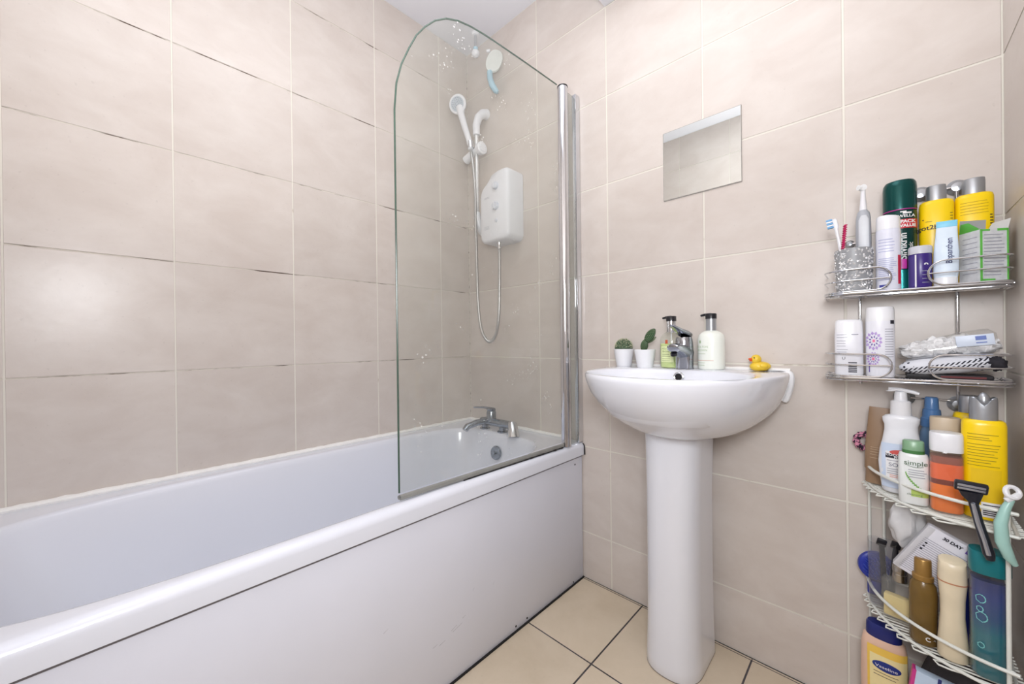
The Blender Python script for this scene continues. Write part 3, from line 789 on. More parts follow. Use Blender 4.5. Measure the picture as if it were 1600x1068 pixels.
# glitter tumbler
cup = thing('glitter_tumbler', 'silver sequinned tumbler holding toothbrushes on the chrome rack', 'tumbler', (1.508, -.105, Z1))
make('cup', loft([sring(.060, .060, 0, 2, 30), sring(.062, .062, .003, 2, 30), sring(.068, .068, .100, 2, 30), sring(.064, .064, .101, 2, 30), sring(.058, .058, .006, 2, 30)], True, True), pm('grey_cup', (150, 152, 156), .4), cup)
GEM = bpy.data.materials.new('sequins'); GEM.use_nodes = True
_b = GEM.node_tree.nodes['Principled BSDF']; _b.inputs['Metallic'].default_value = .45; _b.inputs['Roughness'].default_value = .22
_v = GEM.node_tree.nodes.new('ShaderNodeTexVoronoi'); _v.inputs['Scale'].default_value = 260
_r = GEM.node_tree.nodes.new('ShaderNodeValToRGB'); _r.color_ramp.elements[0].color = (.55, .56, .58, 1); _r.color_ramp.elements[1].color = (.95, .95, .96, 1)
GEM.node_tree.links.new(_v.outputs['Color'], _r.inputs['Fac']); GEM.node_tree.links.new(_r.outputs['Color'], _b.inputs['Base Color'])
gem = []
for i in range(620):
    a = random.uniform(0, 2 * PI); z = random.uniform(.002, .099); R0 = .031 + .003 * z / .1
    n = Vector((math.cos(a), math.sin(a), 0)); p = n * R0 + Vector((0, 0, z))
    s1 = Vector((-n.y, n.x, 0)); s2_ = Vector((0, 0, 1)); q = random.uniform(0, PI); sz = random.uniform(.0018, .0034)
    e1 = (s1 * math.cos(q) + s2_ * math.sin(q)) * sz; e2 = (s2_ * math.cos(q) - s1 * math.sin(q)) * sz
    tip = p + n * sz * .7 + (s1 * random.uniform(-.6, .6) + s2_ * random.uniform(-.6, .6)) * sz
    gem.append(([tuple(p + e1), tuple(p + e2), tuple(p - e1), tuple(p - e2), tuple(tip)], [(0, 1, 4), (1, 2, 4), (2, 3, 4), (3, 0, 4)]))
make('sequins', join(*gem), GEM, cup, smooth=False)['kind'] = 'stuff'

def along(vf, p0, p1):
    """put a z-up shape (0..len) on the segment p0 -> p1, its -y side kept facing the camera"""
    p0, p1 = Vector(p0), Vector(p1); z = (p1 - p0).normalized(); x = Vector((0, -1, 0)).cross(z) * -1
    x.normalize(); y = z.cross(x)
    m = Matrix((x, y, z)).transposed()
    return [tuple(m @ Vector(p) + p0) for p in vf[0]], vf[1]
tb = thing('toothbrush', 'white toothbrush with pale blue bristles leaning in the tumbler', 'toothbrush', (0, 0, 0))
a_, b_ = Vector((1.502, -.098, 1.060)), Vector((1.4745, -.118, 1.226))
Lb = (b_ - a_).length
make('handle', along(bottle([(0, .008, .007, 2.4), (.03, .011, .009, 2.6), (.09, .010, .008, 2.6), (.12, .006, .006, 2.2), (Lb - .026, .007, .006, 2.4), (Lb - .020, .012, .006, 2.8), (Lb - .003, .011, .006, 2.6), (Lb, .006, .004, 2.2)], 16), a_, b_), WHITEPL, tb)
bl = pm('blue_bristles', (120, 176, 224), .7); wh = pm('white_bristles', (238, 240, 246), .7)
zz = (b_ - a_).normalized()
for k in range(5):
    c = a_ + zz * (Lb - .019 + k * .0042) + Vector((-.0088, -.004, -.001))
    make('bristle_tuft', xf(rbox(.0115, .0095, .0036, .0006), tuple(c), (0, -.16, 0)), bl if k % 2 == 0 else wh, tb)
ib = thing('magenta_brush', 'thin magenta spiral brush standing in the glitter tumbler', 'brush', (0, 0, 0))
a_, b_ = Vector((1.489, -.121, 1.13)), Vector((1.4955, -.126, 1.207))
MAG = pm('magenta_plastic', (196, 32, 96), .45)
make('stem', tube([(1.495, -.105, 1.06), tuple(a_), tuple(b_)], .0021, 8), MAG, ib)
pts = []
make('bristles', tube([tuple(a_.lerp(b_, i / 120) + Vector((math.cos(i * .8) * .0030, math.sin(i * .8) * .0030, 0))) for i in range(121)], .0014, 5), MAG, ib)
eb = thing('electric_toothbrush', 'grey and white electric toothbrush upright in the tumbler', 'toothbrush', (1.5255, -.098, 1.055), 0)
make('body', bottle([(0, .024, .024, 2.2), (.06, .028, .028, 2.2), (.13, .0275, .0275, 2.2), (.165, .026, .026, 2.2), (.178, .022, .022, 2.1), (.184, .014, .014, 2)], 24), pm('brush_grey', (170, 174, 182), .3), eb)
make('grip', xf(bottle([(.06, .018, .006, 2.4), (.10, .019, .007, 2.6), (.160, .018, .007, 2.4), (.170, .010, .005, 2.2)], 20), (.001, -.0115, 0)), pm('brush_pale_grey', (206, 210, 216), .4), eb)
make('neck', cyl([(.182, .0068), (.188, .0066), (.215, .0046), (.232, .0042)], 16), WHITEPL, eb)
make('brush_head', join(xf(cyl([(-.004, .0068), (.004, .0068)], 18), (-.0005, -.002, .236), (PI / 2, 0, .5)), xf(cyl([(.004, .0055), (.010, .0055)], 14), (-.0005, -.002, .236), (PI / 2, 0, -.9))), pm('brush_head_white', (236, 238, 240), .5), eb)

# white spray tube in front
sc = thing('white_spray_can', 'white printed can with a slanted cap in front of the green can', 'can', (1.566, -.108, Z1), .1)
make('can', bottle([(0, .038, .034, 2.3), (.003, .041, .036, 2.3), (.128, .041, .036, 2.3), (.134, .039, .034, 2.3)], 28), pm('white_lilac_can', (220, 222, 236), .3), sc)
cp = bottle([(.134, .0395, .035, 2.3), (.150, .0395, .035, 2.3), (.163, .038, .033, 2.3), (.165, .034, .03, 2.3)], 28)
make('cap', ([(x, y, z - (.16 * max(0, x + .005) if z > .155 else 0)) for x, y, z in cp[0]], cp[1]), WHITEPL, sc)
s3 = ell(.0415, .0365, 2.3)
printlines(sc, -.017, .012, [.022 + .0042 * k for k in range(12)] + [.084, .09, .097, .104, .11], s3, pm('lilac_print', (176, 180, 214), .5), .0016)
make('red_stripe', patch(.0135, .0185, .012, .075, s3, .0004, 4), pm('crimson_print', (196, 40, 70), .4), sc)
make('blue_mark', patch(-.016, -.004, .006, .012, s3, .0004, 4), pm('navy_print', (60, 66, 150), .4), sc)

# hairspray
hsy = thing('hairspray_can', 'tall dark green hairspray can with a domed cap', 'can', (1.586, -.058, Z1))
DG = pm('dark_green_can', (8, 62, 60), .22, metal=.35, var=.03)
make('can', bottle([(0, .050, .050, 2), (.004, .055, .055, 2), (.176, .055, .055, 2), (.180, .053, .053, 2)], 32), DG, hsy)
make('cap', bottle([(.180, .0555, .0555, 2), (.185, .056, .056, 2), (.232, .056, .056, 2), (.242, .054, .054, 2), (.2475, .048, .048, 2), (.249, .030, .030, 2)], 32), pm('deep_green_cap', (6, 74, 72), .2, metal=.5, var=.03), hsy)
s4 = ell(.0555, .0555, 2)
make('magenta_band', patch(-.0276, .0276, .1795, .1815, ell(.0565, .0565, 2), .0003, 24), pm('magenta_band', (180, 40, 140), .4), hsy)
RED = pm('red_band', (206, 30, 48), .4)
make('red_band', patch(-.0274, .0274, .138, .158, s4, .0004, 24), RED, hsy)
text(hsy, 'WELLA', .0085, .010, .165, WINK, s4, bold=.0002)
make('logo_mark', join(patch(.004, .018, .170, .1735, s4, .0005, 8), patch(.000, .010, .1735, .176, s4, .0005, 6)), WINK, hsy)
text(hsy, 'PACK', .0095, .012, .1525, WINK, lambda x, z: s4(x, z) - .0006, bold=.0004)
text(hsy, 'VALUE', .0085, .012, .1435, WINK, lambda x, z: s4(x, z) - .0006, bold=.0004)
text(hsy, 'Silvikrin', .019, .004, .098, WINK, s4, vert=True, bold=.0003)
text(hsy, 'Classic', .0105, .0165, .092, WINK, s4, vert=True)
make('magenta_label', patch(-.004, .010, .048, .070, s4, .0005, 8), pm('magenta_label', (214, 52, 176), .4), hsy)
make('teal_label', patch(-.006, .012, .004, .046, s4, .0004, 8), pm('teal_foil', (20, 130, 130), .25, metal=.5), hsy)

# purple tub
pt = thing('purple_tub', 'small purple tub with a grey lid in front of the yellow bottle', 'tub', (1.6145, -.108, Z1))
make('tub', cyl([(0, .0165), (.002, .0178), (.070, .0178), (.072, .017)], 26), pm('deep_purple', (56, 34, 120), .3, var=.08), pt)
make('lid', cyl([(.072, .0182), (.086, .0182), (.0885, .0165), (.089, 0)], 26), pm('pale_grey_lid', (196, 198, 206), .35), pt)
s5 = ell(.0362, .0362, 2)
make('side_label', patch(-.0175, -.0085, .004, .068, s5, .0003, 6), pm('violet_label', (72, 60, 130), .4), pt)
make('white_edge', patch(-.0085, -.0062, .002, .070, s5, .0004, 3), WINK, pt)
text(pt, '9', .013, .008, .046, WINK, s5, bold=.0004)
printlines(pt, .002, .014, [.034, .026, .018, .010], s5, GINK)

# yellow bottles on top rack
def yellow_bottle(name, label, x, y, z, w_, d_, hb, capw, caph, group=None, notch=False, rz=0):
    t = thing(name, label, 'bottle', (x, y, z), rz, group)
    make('bottle_body', bottle([(0, w_ - .004, d_ - .004, 2.6), (.004, w_, d_, 2.7), (hb - .010, w_, d_, 2.7), (hb - .003, w_ - .003, d_ - .003, 2.6), (hb, w_ - .010, d_ - .008, 2.4)], 36), pm('bright_yellow', (250, 212, 8), .28, var=.02), t)
    V_, F_ = bottle([(hb, capw, capw * .8, 2.2), (hb + caph * .80, capw, capw * .8, 2.2), (hb + caph * .97, capw * .96, capw * .77, 2.2), (hb + caph, capw * .88, capw * .7, 2.2)], 28)
    if notch:
        V_ = [(a, b, c - (.35 * caph * math.exp(-(a / (capw * .22)) ** 2) if c > hb + caph * .7 else 0)) for a, b, c in V_]
    cpo = make('cap', (V_, F_), SILVER, t)
    if notch: make('cap_spout', xf(ball(capw * .24, capw * .24, caph * .4, (0, -capw * .1, hb + caph * .78), 16, 10), (0, 0, 0)), SILVER, cpo)
    return t, ell(w_ + .0004, d_ + .0004, 2.7)
y1, s6 = yellow_bottle('yellow_styling_bottle', 'yellow bottle marked in black script beside the dark green can', 1.6425, -.050, Z1, .0525, .034, .1935, .031, .033)
text(y1, 'got2b', .0135, -.0135, .134, INK, s6, bold=.0002)
make('dot', patch(-.0215, -.0195, .1515, .1535, s6, .0005, 2), INK, y1)
printlines(y1, -.017, -.005, [.147], s6, INK, .0008)
printlines(y1, .019, .0235, [.16, .154, .148, .142, .136], s6, INK, .0012)
y2, s7 = yellow_bottle('yellow_styling_bottle', 'yellow bottle with fine black print behind the green-edged carton', 1.6965, -.041, Z1, .0545, .034, .1955, .0325, .033)
printlines(y2, -.020, .022, [.176, .170, .164, .158, .152], s7, pm('brown_print', (150, 120, 20), .6), .0007)
printlines(y2, .020, .0245, [.145 - .006 * k for k in range(10)], s7, INK, .0022)

# cream tube
tu = thing('cream_tube', 'white and pale blue squeezed cream tube with light blue end', 'tube', (1.650, -.112, Z1), 0, rot=(-.02, .02, 0))
make('tube_body', bottle([(.018, .034, .022, 2.2), (.030, .036, .021, 2.2), (.07, .0355, .015, 2.2), (.105, .031, .008, 2.4), (.122, .0295, .0035, 3)], 24), pm('pale_blue_tube', (214, 228, 242), .35, var=.03, bump=.3, bscale=60), tu)
make('crimp', rbox(.0295, .003, .013, .0008, (0, 0, .1285)), pm('light_blue_crimp', (126, 202, 232), .4), tu)
make('screw_cap', bottle([(0, .034, .024, 2.3), (.017, .034, .024, 2.3), (.018, .032, .022, 2.3)], 24), WHITEPL, tu)
def s8(x, z):
    d_ = .0212 - (z - .03) / .092 * .0175
    return -max(0, d_) / 2 * max(0, 1 - min(1, abs(x / .0175)) ** 2.2) ** (1 / 2.2) - .0004
text(tu, 'Bepanthen', .0125, .004, .072, pm('navy_lettering', (52, 62, 110), .5), s8, vert=True, bold=.0002)
# carton with flaps
ct = thing('medicine_carton', 'open white and grey carton with green edges on the chrome rack', 'carton', (1.7015, -.098, Z1 + .001), math.radians(33))
CW = pm('carton_print', (206, 208, 212), .6, var=.08, nscale=120); CG = pm('carton_green', (96, 186, 76), .5); CI = pm('carton_inside', (170, 170, 170), .8)
cw, cd, chh = .0225, .0215, .104
make('carton_body', loft([[(-cw, -cd, z), (cw, -cd, z), (cw, cd, z), (-cw, cd, z)] for z in (0, chh)], True, False), CW, ct, smooth=False)
for x_, z_, sx_, sz_ in ((-cw + .0015, chh / 2, .0035, chh), (cw - .001, chh / 2, .0025, chh), (-.010, .004, .022, .006), (-.014, chh - .002, .014, .0035), (.013, chh - .002, .016, .0045)):
    make('green_edge', rbox(sx_, .0008, sz_, 0, (x_, -cd - .0002, z_)), CG, ct, smooth=False)
make('flap', xf(rbox(2 * cw - .001, .0008, .028, 0, (0, 0, .014)), (0, cd, chh), (.06, 0, 0)), CI, ct, smooth=False)
make('flap', ([(-cw, -cd, chh), (-cw, cd, chh), (-cw - .007, cd - .012, chh + .018), (-cw - .006, -cd + .016, chh + .017)], [(0, 1, 2, 3)]), CG, ct, smooth=False)
make('flap', ([(cw, -cd, chh), (cw, cd, chh), (cw + .008, cd - .004, chh + .020), (cw + .008, -cd + .004, chh + .020)], [(0, 1, 2, 3)]), pm('carton_pale', (214, 214, 214), .7), ct, smooth=False)
printlines(ct, -.017, .018, [.014 + .0065 * k for k in range(13)], lambda x, z: -cd - .0001, GINK, .0014)
lp = join(*[([(-cw - .0003, y0_, z), (-cw - .0003, y0_ + .03, z), (-cw - .0003, y0_ + .03, z + .0012), (-cw - .0003, y0_, z + .0012)], [(0, 1, 2, 3)]) for z in [.02 + .01 * k for k in range(8)] for y0_ in (-.016,)])
make('print_lines', lp, GINK, ct, smooth=False)['kind'] = 'stuff'

# lower chrome tier
dd = thing('roll_on_deodorant', 'short white deodorant stick at the left of the lower chrome tier', 'deodorant', (1.4985, -.110, Z2), .1)
make('body', bottle([(0, .047, .030, 2.8), (.004, .051, .033, 2.9), (.097, .051, .033, 2.9), (.100, .050, .032, 2.9)], 32), pm('deodorant_white', (230, 231, 238), .3), dd)
make('cap', bottle([(.100, .0505, .0325, 2.9), (.122, .049, .0315, 2.8), (.128, .046, .029, 2.7), (.130, .038, .024, 2.6)], 32), WHITEPL, dd)
s9 = ell(.0514, .0334, 2.9)
printlines(dd, -.022, -.002, [.094, .088, .080, .074, .068, .060, .054], s9, GINK, .0010)
printlines(dd, .004, .020, [.094], s9, GINK, .002)
make('barcode', join(*[patch(-.002, .013, .008 + .0042 * k, .0105 + .0042 * k, s9, .0005, 6) for k in range(6)]), INK, dd, smooth=False)
text(dd, 'U', .009, -.010, .040, INK, s9)
fc = thing('floral_spray_can', 'tall white deodorant can with a purple flower print', 'can', (1.5515, -.110, Z2), .1)
make('body', bottle([(0, .044, .036, 2.4), (.004, .048, .039, 2.4), (.124, .048, .039, 2.4)], 32), pm('floral_can_white', (232, 233, 242), .3), fc)
make('cap', bottle([(.124, .0482, .0392, 2.4), (.150, .047, .038, 2.4), (.155, .044, .035, 2.4), (.156, .034, .028, 2.3)], 32), WHITEPL, fc)
s10 = ell(.0484, .0394, 2.4)
FP = [pm('flower_violet', (104, 84, 160), .5), pm('flower_lilac', (176, 150, 210), .5), pm('flower_pink', (226, 120, 160), .5)]
for (cx_, cz_, R0) in ((-.012, .080, .019), (-.013, .040, .014)):
    for ring_, (r0, r1, cnt) in enumerate(((.25, .55, 9), (.55, .95, 13))):
        pet = []
        for k in range(cnt):
            a = 2 * PI * k / cnt + ring_ * .3; q = .22
            P4 = [(r0, a), ((r0 + r1) / 2, a - q), (r1, a), ((r0 + r1) / 2, a + q)]
            P3 = []
            for rr_, aa in P4:
                x = max(-.0235, cx_ + R0 * .8 * rr_ * math.cos(aa)); z = cz_ + R0 * 1.2 * rr_ * math.sin(aa); P3.append((x, s10(x, z) - .0005, z))
            pet.append((P3, [(0, 1, 2, 3)]))
        make('petal_print', join(*pet), FP[ring_], fc, smooth=False)
    make('petal_print', patch(cx_ - .002, cx_ + .002, cz_ - .003, cz_ + .003, s10, .0006, 2), FP[2], fc, smooth=False)
make('stalk_print', patch(-.020, -.0185, .010, .03, s10, .0005, 1), FP[0], fc, smooth=False)
make('black_square', patch(.015, .0215, .117, .125, s10, .0006, 3), INK, fc, smooth=False)
make('info_panel', join(*[patch(.006, .020, .105 - .0055 * k, .1062 - .0055 * k, s10, .0005, 4) for k in range(12)]), GINK, fc, smooth=False)

# patterned pouch, clear bag of cotton wool, black wallet below
def pouch_mat():
    m = bpy.data.materials.new('woven_black_white'); m.use_nodes = True
    nt = m.node_tree; N = nt.nodes; L = nt.links; b = N['Principled BSDF']; b.inputs['Roughness'].default_value = .75
    tc = N.new('ShaderNodeTexCoord'); sp_ = N.new('ShaderNodeSeparateXYZ'); L.new(tc.outputs['Object'], sp_.inputs[0])
    def math_(op, a, b2):
        n = N.new('ShaderNodeMath'); n.operation = op
        for i, q in enumerate((a, b2)):
            if isinstance(q, (int, float)): n.inputs[i].default_value = q
            elif q is not None: L.new(q, n.inputs[i])
        return n.outputs[0]
    x, z = sp_.outputs[0], sp_.outputs[2]
    # slanted dashes in a band
    sl = math_('ADD', math_('MULTIPLY', x, 150.0), math_('MULTIPLY', z, -160.0))
    dash = math_('LESS_THAN', math_('FRACT', sl, None), .48)
    band = math_('LESS_THAN', math_('ABSOLUTE', math_('SUBTRACT', z, math_('ADD', math_('MULTIPLY', x, .10), -.002)), None), .0062)
    gap = math_('GREATER_THAN', math_('ABSOLUTE', math_('SUBTRACT', z, math_('ADD', math_('MULTIPLY', x, .10), -.002)), None), .0010)
    d1 = math_('MULTIPLY', math_('MULTIPLY', dash, band), gap)
    # dots at the left and right ends
    vo = N.new('ShaderNodeTexVoronoi'); vo.inputs['Scale'].default_value = 120; vo.inputs['Randomness'].default_value = .25
    L.new(tc.outputs['Object'], vo.inputs['Vector'])
    dots = math_('LESS_THAN', vo.outputs['Distance'], .30)
    ends = math_('MAXIMUM', math_('LESS_THAN', x, -.050), math_('GREATER_THAN', x, .035))
    d2 = math_('MULTIPLY', dots, ends)
    allp = math_('MAXIMUM', d1, d2)
    mx_ = N.new('ShaderNodeMix'); mx_.data_type = 'RGBA'; L.new(allp, mx_.inputs[0])
    mx_.inputs[6].default_value = lin((216, 218, 226)); mx_.inputs[7].default_value = lin((26, 26, 44))
    L.new(mx_.outputs[2], b.inputs['Base Color'])
    return m
po = thing('patterned_pouch', 'flat white zip pouch with black woven dashes on the lower tier', 'pouch', (1.653, -.105, Z2 + .030), 0, rot=(0, -.13, 0))
rg = []
for i in range(21):
    u = -1 + 2 * i / 20; k = max(.05, (1 - abs(u) ** 3.2)) ** .5
    rg.append([(u * .072, .030 * k * math.cos(q), .0190 * k * math.sin(q) + .0012 * noise.noise(Vector((u * 3, q, 1)))) for q in [2 * PI * j / 24 for j in range(24)]])
make('pouch_body', loft(rg), pouch_mat(), po)
make('zip_tassel', ball(.011, .009, .013, (.062, -.020, -.004), 16, 10, lumpy(6, .5, 3)), pm('black_tassel', (34, 32, 40), .8), po)
make('zip', tube([(-.06, -.012, .0155), (-.02, -.016, .018), (.03, -.016, .018), (.06, -.012, .0155)], .0012, 6), pm('grey_zip', (120, 122, 128), .5), po)
cb = thing('cotton_wool_bag', 'clear plastic bag of white cotton wool on top of the pouch', 'bag', (1.650, -.088, Z2 + .059), 0, rot=(0, -.12, 0))
make('cotton', join(ball(.030, .026, .018, (-.035, 0, .004), 24, 14, lumpy(3, .4, 1)), ball(.030, .026, .020, (-.008, 0, .008), 24, 14, lumpy(3, .4, 2)), ball(.024, .024, .020, (.022, 0, .010), 24, 14, lumpy(3, .4, 5)), ball(.030, .024, .016, (.045, 0, .003), 24, 14, lumpy(3, .4, 7))), pm('cotton_white', (240, 240, 242), .95, bump=.8, bscale=180), cb)
V_ = []; rg = []
for i in range(15):
    u = -1 + 2 * i / 14; k = max(.08, 1 - abs(u) ** 4) ** .5
    top = .030 + .014 * max(-.8, u) + .003 * noise.noise(Vector((u * 5, 2, 0)))
    rg.append([(u * .072, .028 * k * math.cos(q), (top if math.sin(q) > 0 else .016) * k ** .4 * math.sin(q) + .0016 * noise.noise(Vector((u * 6, q * 2, 4)))) for q in [2 * PI * j / 18 for j in range(18)]])
make('bag_film', loft(rg), clear_mat('bag_film', (.93, .93, .93), .12, (.72, .72, .70), False, 1.0), cb)
make('sachet', rbox(.050, .002, .022, .0006, (.040, -.0285, .016)), pm('sachet_blue', (204, 214, 230), .4), cb)
make('sachet_print', join(rbox(.014, .0006, .008, 0, (.048, -.0298, .020)), rbox(.014, .0006, .002, 0, (.048, -.0298, .011))), pm('sachet_print', (96, 116, 180), .5), cb)
bw = thing('black_wallet', 'flat black and dark red case under the patterned pouch', 'case', (1.652, -.088, Z2), 0)
make('case', rbox(.120, .060, .010, .003, (0, 0, .005)), pm('black_leather', (32, 30, 34), .6, bump=.3), bw)
make('case_lining', rbox(.060, .0012, .004, 0, (.02, -.0303, .005)), pm('dark_red_lining', (104, 40, 44), .6), bw)

# ------------------------------------------------------------------ white corner shelf
ws = thing('white_corner_shelf', 'white wire corner shelf unit packed with toiletries', 'shelf', (0, 0, 0))
CX, CY, RX, RY = 1.737, -.006, .211, .218
def apt(a, z, k=0.0): return (CX - (RX + k) * math.cos(a), CY - (RY + k) * math.sin(a), z)
AE = math.radians(86)
def arcp(z, k=0.0, a0=0.0, a1=AE, n=28): return [apt(a0 + (a1 - a0) * i / n, z, k) for i in range(n + 1)]
ZT = (.596, .3165, .037)
for zt in ZT:
    make('floor_rail', tube(arcp(zt) + [], .0030, 8), WIREW, ws)
    make('guard_rail', tube([apt(0, zt + .030)] + arcp(zt + .040)[1:], .0033, 8), WIREW, ws)
    make('back_rail', join(tube([apt(0, zt), (CX, CY, zt)], .0026, 8), tube([(CX, CY, zt), apt(AE, zt)], .0026, 8), tube([apt(0, zt + .038), (CX, CY, zt + .040)], .0022, 8)), WIREW, ws)
    nW = 9
    for k in range(nW):
        y_a = CY - .012 - (RY - .022) * (k / nW); y_b = CY - .012 - (RY - .022) * ((k + .55) / nW)
        def ex_(y): return CX - RX * math.sqrt(max(0, 1 - ((y - CY) / RY) ** 2))
        xa, xb = ex_(y_a) - .004, ex_(y_b) - .004
        zz_ = zt - .0045
        xm = (xa + xb) / 2 - .005
        make('floor_wire', tube([(CX, y_a, zt - .004), (xa + .01, y_a, zt - .004), (xa, y_a, zz_ - .001), (xm, (y_a + y_b) / 2 - .001, zz_ - .003), (xb, y_b, zz_ - .001), (xb + .01, y_b, zt - .004), (CX, y_b, zt - .004)], .0017, 6), WIREW, ws)
for x_, y_, z0, z1 in ((1.530, -.013, .0, .598), (1.556, -.009, .0, .596), (1.712, -.216, 0, .66), (1.7145, -.190, 0, .66)):
    make('post', xf(cyl([(z0, .0032), (z1, .0032)], 10), (x_, y_, 0)), WIREW, ws)
make('post_hoop', tube([(1.712, -.216, .655), (1.7122, -.2135, .667), (1.713, -.203, .672), (1.7142, -.1925, .667), (1.7145, -.190, .655)], .0033, 8), WIREW, ws)
make('post_tie', join(*[tube([apt(AE, z), (1.712, -.216, z), (1.7145, -.190, z)], .0026, 6) for zt in ZT for z in (zt, zt + .040)]), WIREW, ws)
for x_ in (1.60, 1.66, 1.70):
    pass
ZA, ZB_, ZC = .5990, .3195, .0400

# tier one of the white shelf
pk = thing('spotted_scrunchie', 'pink and black patterned scrunchie hung behind the brown tube', 'scrunchie', (1.521, -.022, .690))
make('fabric', xf(tube([(.0135 * math.cos(a), .002 * math.sin(5 * a), .017 * math.sin(a)) for a in [2 * PI * i / 30 for i in range(30)]], [.0068 + .0016 * math.sin(i * 2.1) for i in range(30)], 10, True), (0, 0, 0)), grout_mat('pink_black_spots', (226, 150, 178), (40, 24, 44), (18, 18, 18), .46, .52), pk)
bt = thing('brown_cream_tube', 'tall flat brown cosmetics tube at the left end of the white shelf', 'tube', (1.543, -.044, ZA), 0, rot=(.0, .07, 0))
bt.scale = (1.1, 1, 1)
make('tube_body', bottle([(.0, .036, .026, 2.3), (.03, .038, .026, 2.3), (.032, .042, .027, 2.3), (.09, .046, .020, 2.4), (.155, .044, .009, 2.8), (.180, .043, .003, 3.5)], 26), pm('taupe_brown', (146, 118, 92), .4, var=.04), bt)
printlines(bt, -.014, .002, [.085, .080, .074, .068, .06], lambda x, z: -.0125, pm('tan_print', (188, 164, 138), .5), .0012)
wp = thing('body_lotion_pump', 'large curvy white pump bottle of body lotion on the white shelf', 'bottle', (1.584, -.086, ZA))
wp.scale = (1.06, 1, .985)
make('bottle_body', bottle([(0, .054, .034, 2.4), (.004, .060, .038, 2.4), (.03, .066, .040, 2.4), (.066, .0705, .042, 2.4), (.095, .066, .040, 2.4), (.118, .057, .036, 2.3), (.140, .051, .034, 2.2), (.152, .051, .034, 2.2), (.160, .056, .036, 2.2), (.168, .057, .036, 2.2), (.173, .048, .034, 2.1), (.176, .030, .028, 2)], 36), pm('lotion_white', (236, 238, 244), .25), wp)
make('collar', bottle([(.174, .032, .030, 2), (.177, .033, .031, 2), (.206, .031, .030, 2), (.208, .026, .026, 2)], 24), WHITEPL, wp)
make('pump_head', join(cyl([(.206, .0105), (.224, .0095), (.228, .0080)], 18), xf(loft([sring(.014, .010, 0, 2.4, 16, -.016), sring(.020, .013, .004, 2.4, 16, -.006), sring(.018, .012, .006, 2.4, 16, -.006)]), (0, 0, .228)), tube([(-.018, 0, .2335), (0, -.002, .2325), (.018, -.006, .229), (.027, -.008, .2255)], [.004, .0048, .0042, .003], 10)), WHITEPL, wp)
def s11(x, z):
    ww = .0705 if z > .05 else .066
    return ell(ww, .0425, 2.4)(x, z)
make('pale_blue_panel', patch(-.030, .02, .012, .112, s11, .0003, 14, 6), pm('pale_blue_print', (206, 220, 242), .4), wp)
make('white_panel', patch(-.0235, .02, .030, .094, s11, .0006, 14, 4), WINK, wp)
def ov_patch(cx_, cz_, a, b, surf, off):
    P = [(cx_, surf(cx_, cz_) - off, cz_)]; Fc = [(0, i, i % 24 + 1) for i in range(1, 25)]
    for k in range(1, 6):
        for t in [2 * PI * i / 24 for i in range(24)]:
            x, z = cx_ + a * k / 5 * math.cos(t), cz_ + b * k / 5 * math.sin(t)
            P.append((x, surf(x, z) - off, z))
        if k > 1: Fc += [(1 + (k - 2) * 24 + i, 1 + (k - 2) * 24 + (i + 1) % 24, 1 + (k - 1) * 24 + (i + 1) % 24, 1 + (k - 1) * 24 + i) for i in range(24)]
    return P, Fc
make('red_oval', ov_patch(.002, .0925, .020, .0065, s11, .0010), pm('lotion_red', (206, 84, 78), .5), wp, smooth=False)
make('black_band', patch(-.024, .020, .079, .089, s11, .0009, 14), INK, wp)
s11b = lambda x, z: s11(x, z) - .0009
text(wp, 'COCOA BUTTER', .0068, .002, .0862, WINK, s11b, bold=.0002)
text(wp, 'FORMULA', .0062, .003, .0812, WINK, s11b, bold=.0002)
text(wp, 'SOFTENS', .0115, .004, .064, pm('grey_blue_letters', (110, 116, 136), .5), s11b)
printlines(wp, -.022, .014, [.073, .054, .049, .044], s11b, GINK, .0013)
printlines(wp, -.018, .014, [.040, .036], s11b, pm('salmon_print', (226, 150, 130), .5), .0013)
ct2 = thing('cleansing_lotion_bottle', 'small white bottle with a green translucent cap in front of the pump bottle', 'bottle', (1.600, -.148, ZA))
ct2.scale = (1, 1, .975)
make('bottle_body', bottle([(0, .040, .024, 2.6), (.003, .044, .027, 2.7), (.05, .0455, .028, 2.7), (.100, .0445, .027, 2.7), (.106, .041, .025, 2.6), (.1075, .034, .022, 2.4)], 30), pm('cleanser_white', (232, 236, 236), .28), ct2)
make('cap', bottle([(.1065, .033, .024, 2.4), (.112, .033, .024, 2.4), (.132, .032, .023, 2.4), (.134, .028, .020, 2.4)], 24), pm('sage_green_cap', (128, 166, 132), .3), ct2)
make('cap_ring', bottle([(.1072, .0336, .0246, 2.4), (.114, .0336, .0246, 2.4)], 24), pm('green_cap_ring', (66, 122, 66), .4), ct2)
s12 = ell(.0458, .0284, 2.7)
GI = pm('green_letters', (96, 120, 100), .5); LG = pm('lime_print', (186, 212, 110), .5)
text(ct2, 'simple', .0135, .003, .088, GI, s12, bold=.0001)
sw = [(-.012 + .026 * i / 8, .0795 + .003 * ((i / 8 - .5) * 2) ** 2) for i in range(9)]
make('swoosh', join(*[patch(a[0], b[0], a[1], a[1] + .001, s12, .0006, 1) for a, b in zip(sw[:-1], sw[1:])]), GI, ct2, smooth=False)
sw = [(-.012 + .022 * (i / 10) ** 1.6, .068 - .034 * (i / 10)) for i in range(11)]
make('leaf_swoosh', join(*[patch(min(a[0], b[0]) - .0004, max(a[0], b[0]) + .0006, b[1], a[1], s12, .0006, 1) for a, b in zip(sw[:-1], sw[1:])]), pm('leaf_green', (120, 176, 80), .5), ct2, smooth=False)
printlines(ct2, -.008, .019, [.073, .068, .0635, .058], s12, GINK, .0013)
make('lime_patch', patch(-.004, .021, .018, .034, s12, .0004, 8), LG, ct2)
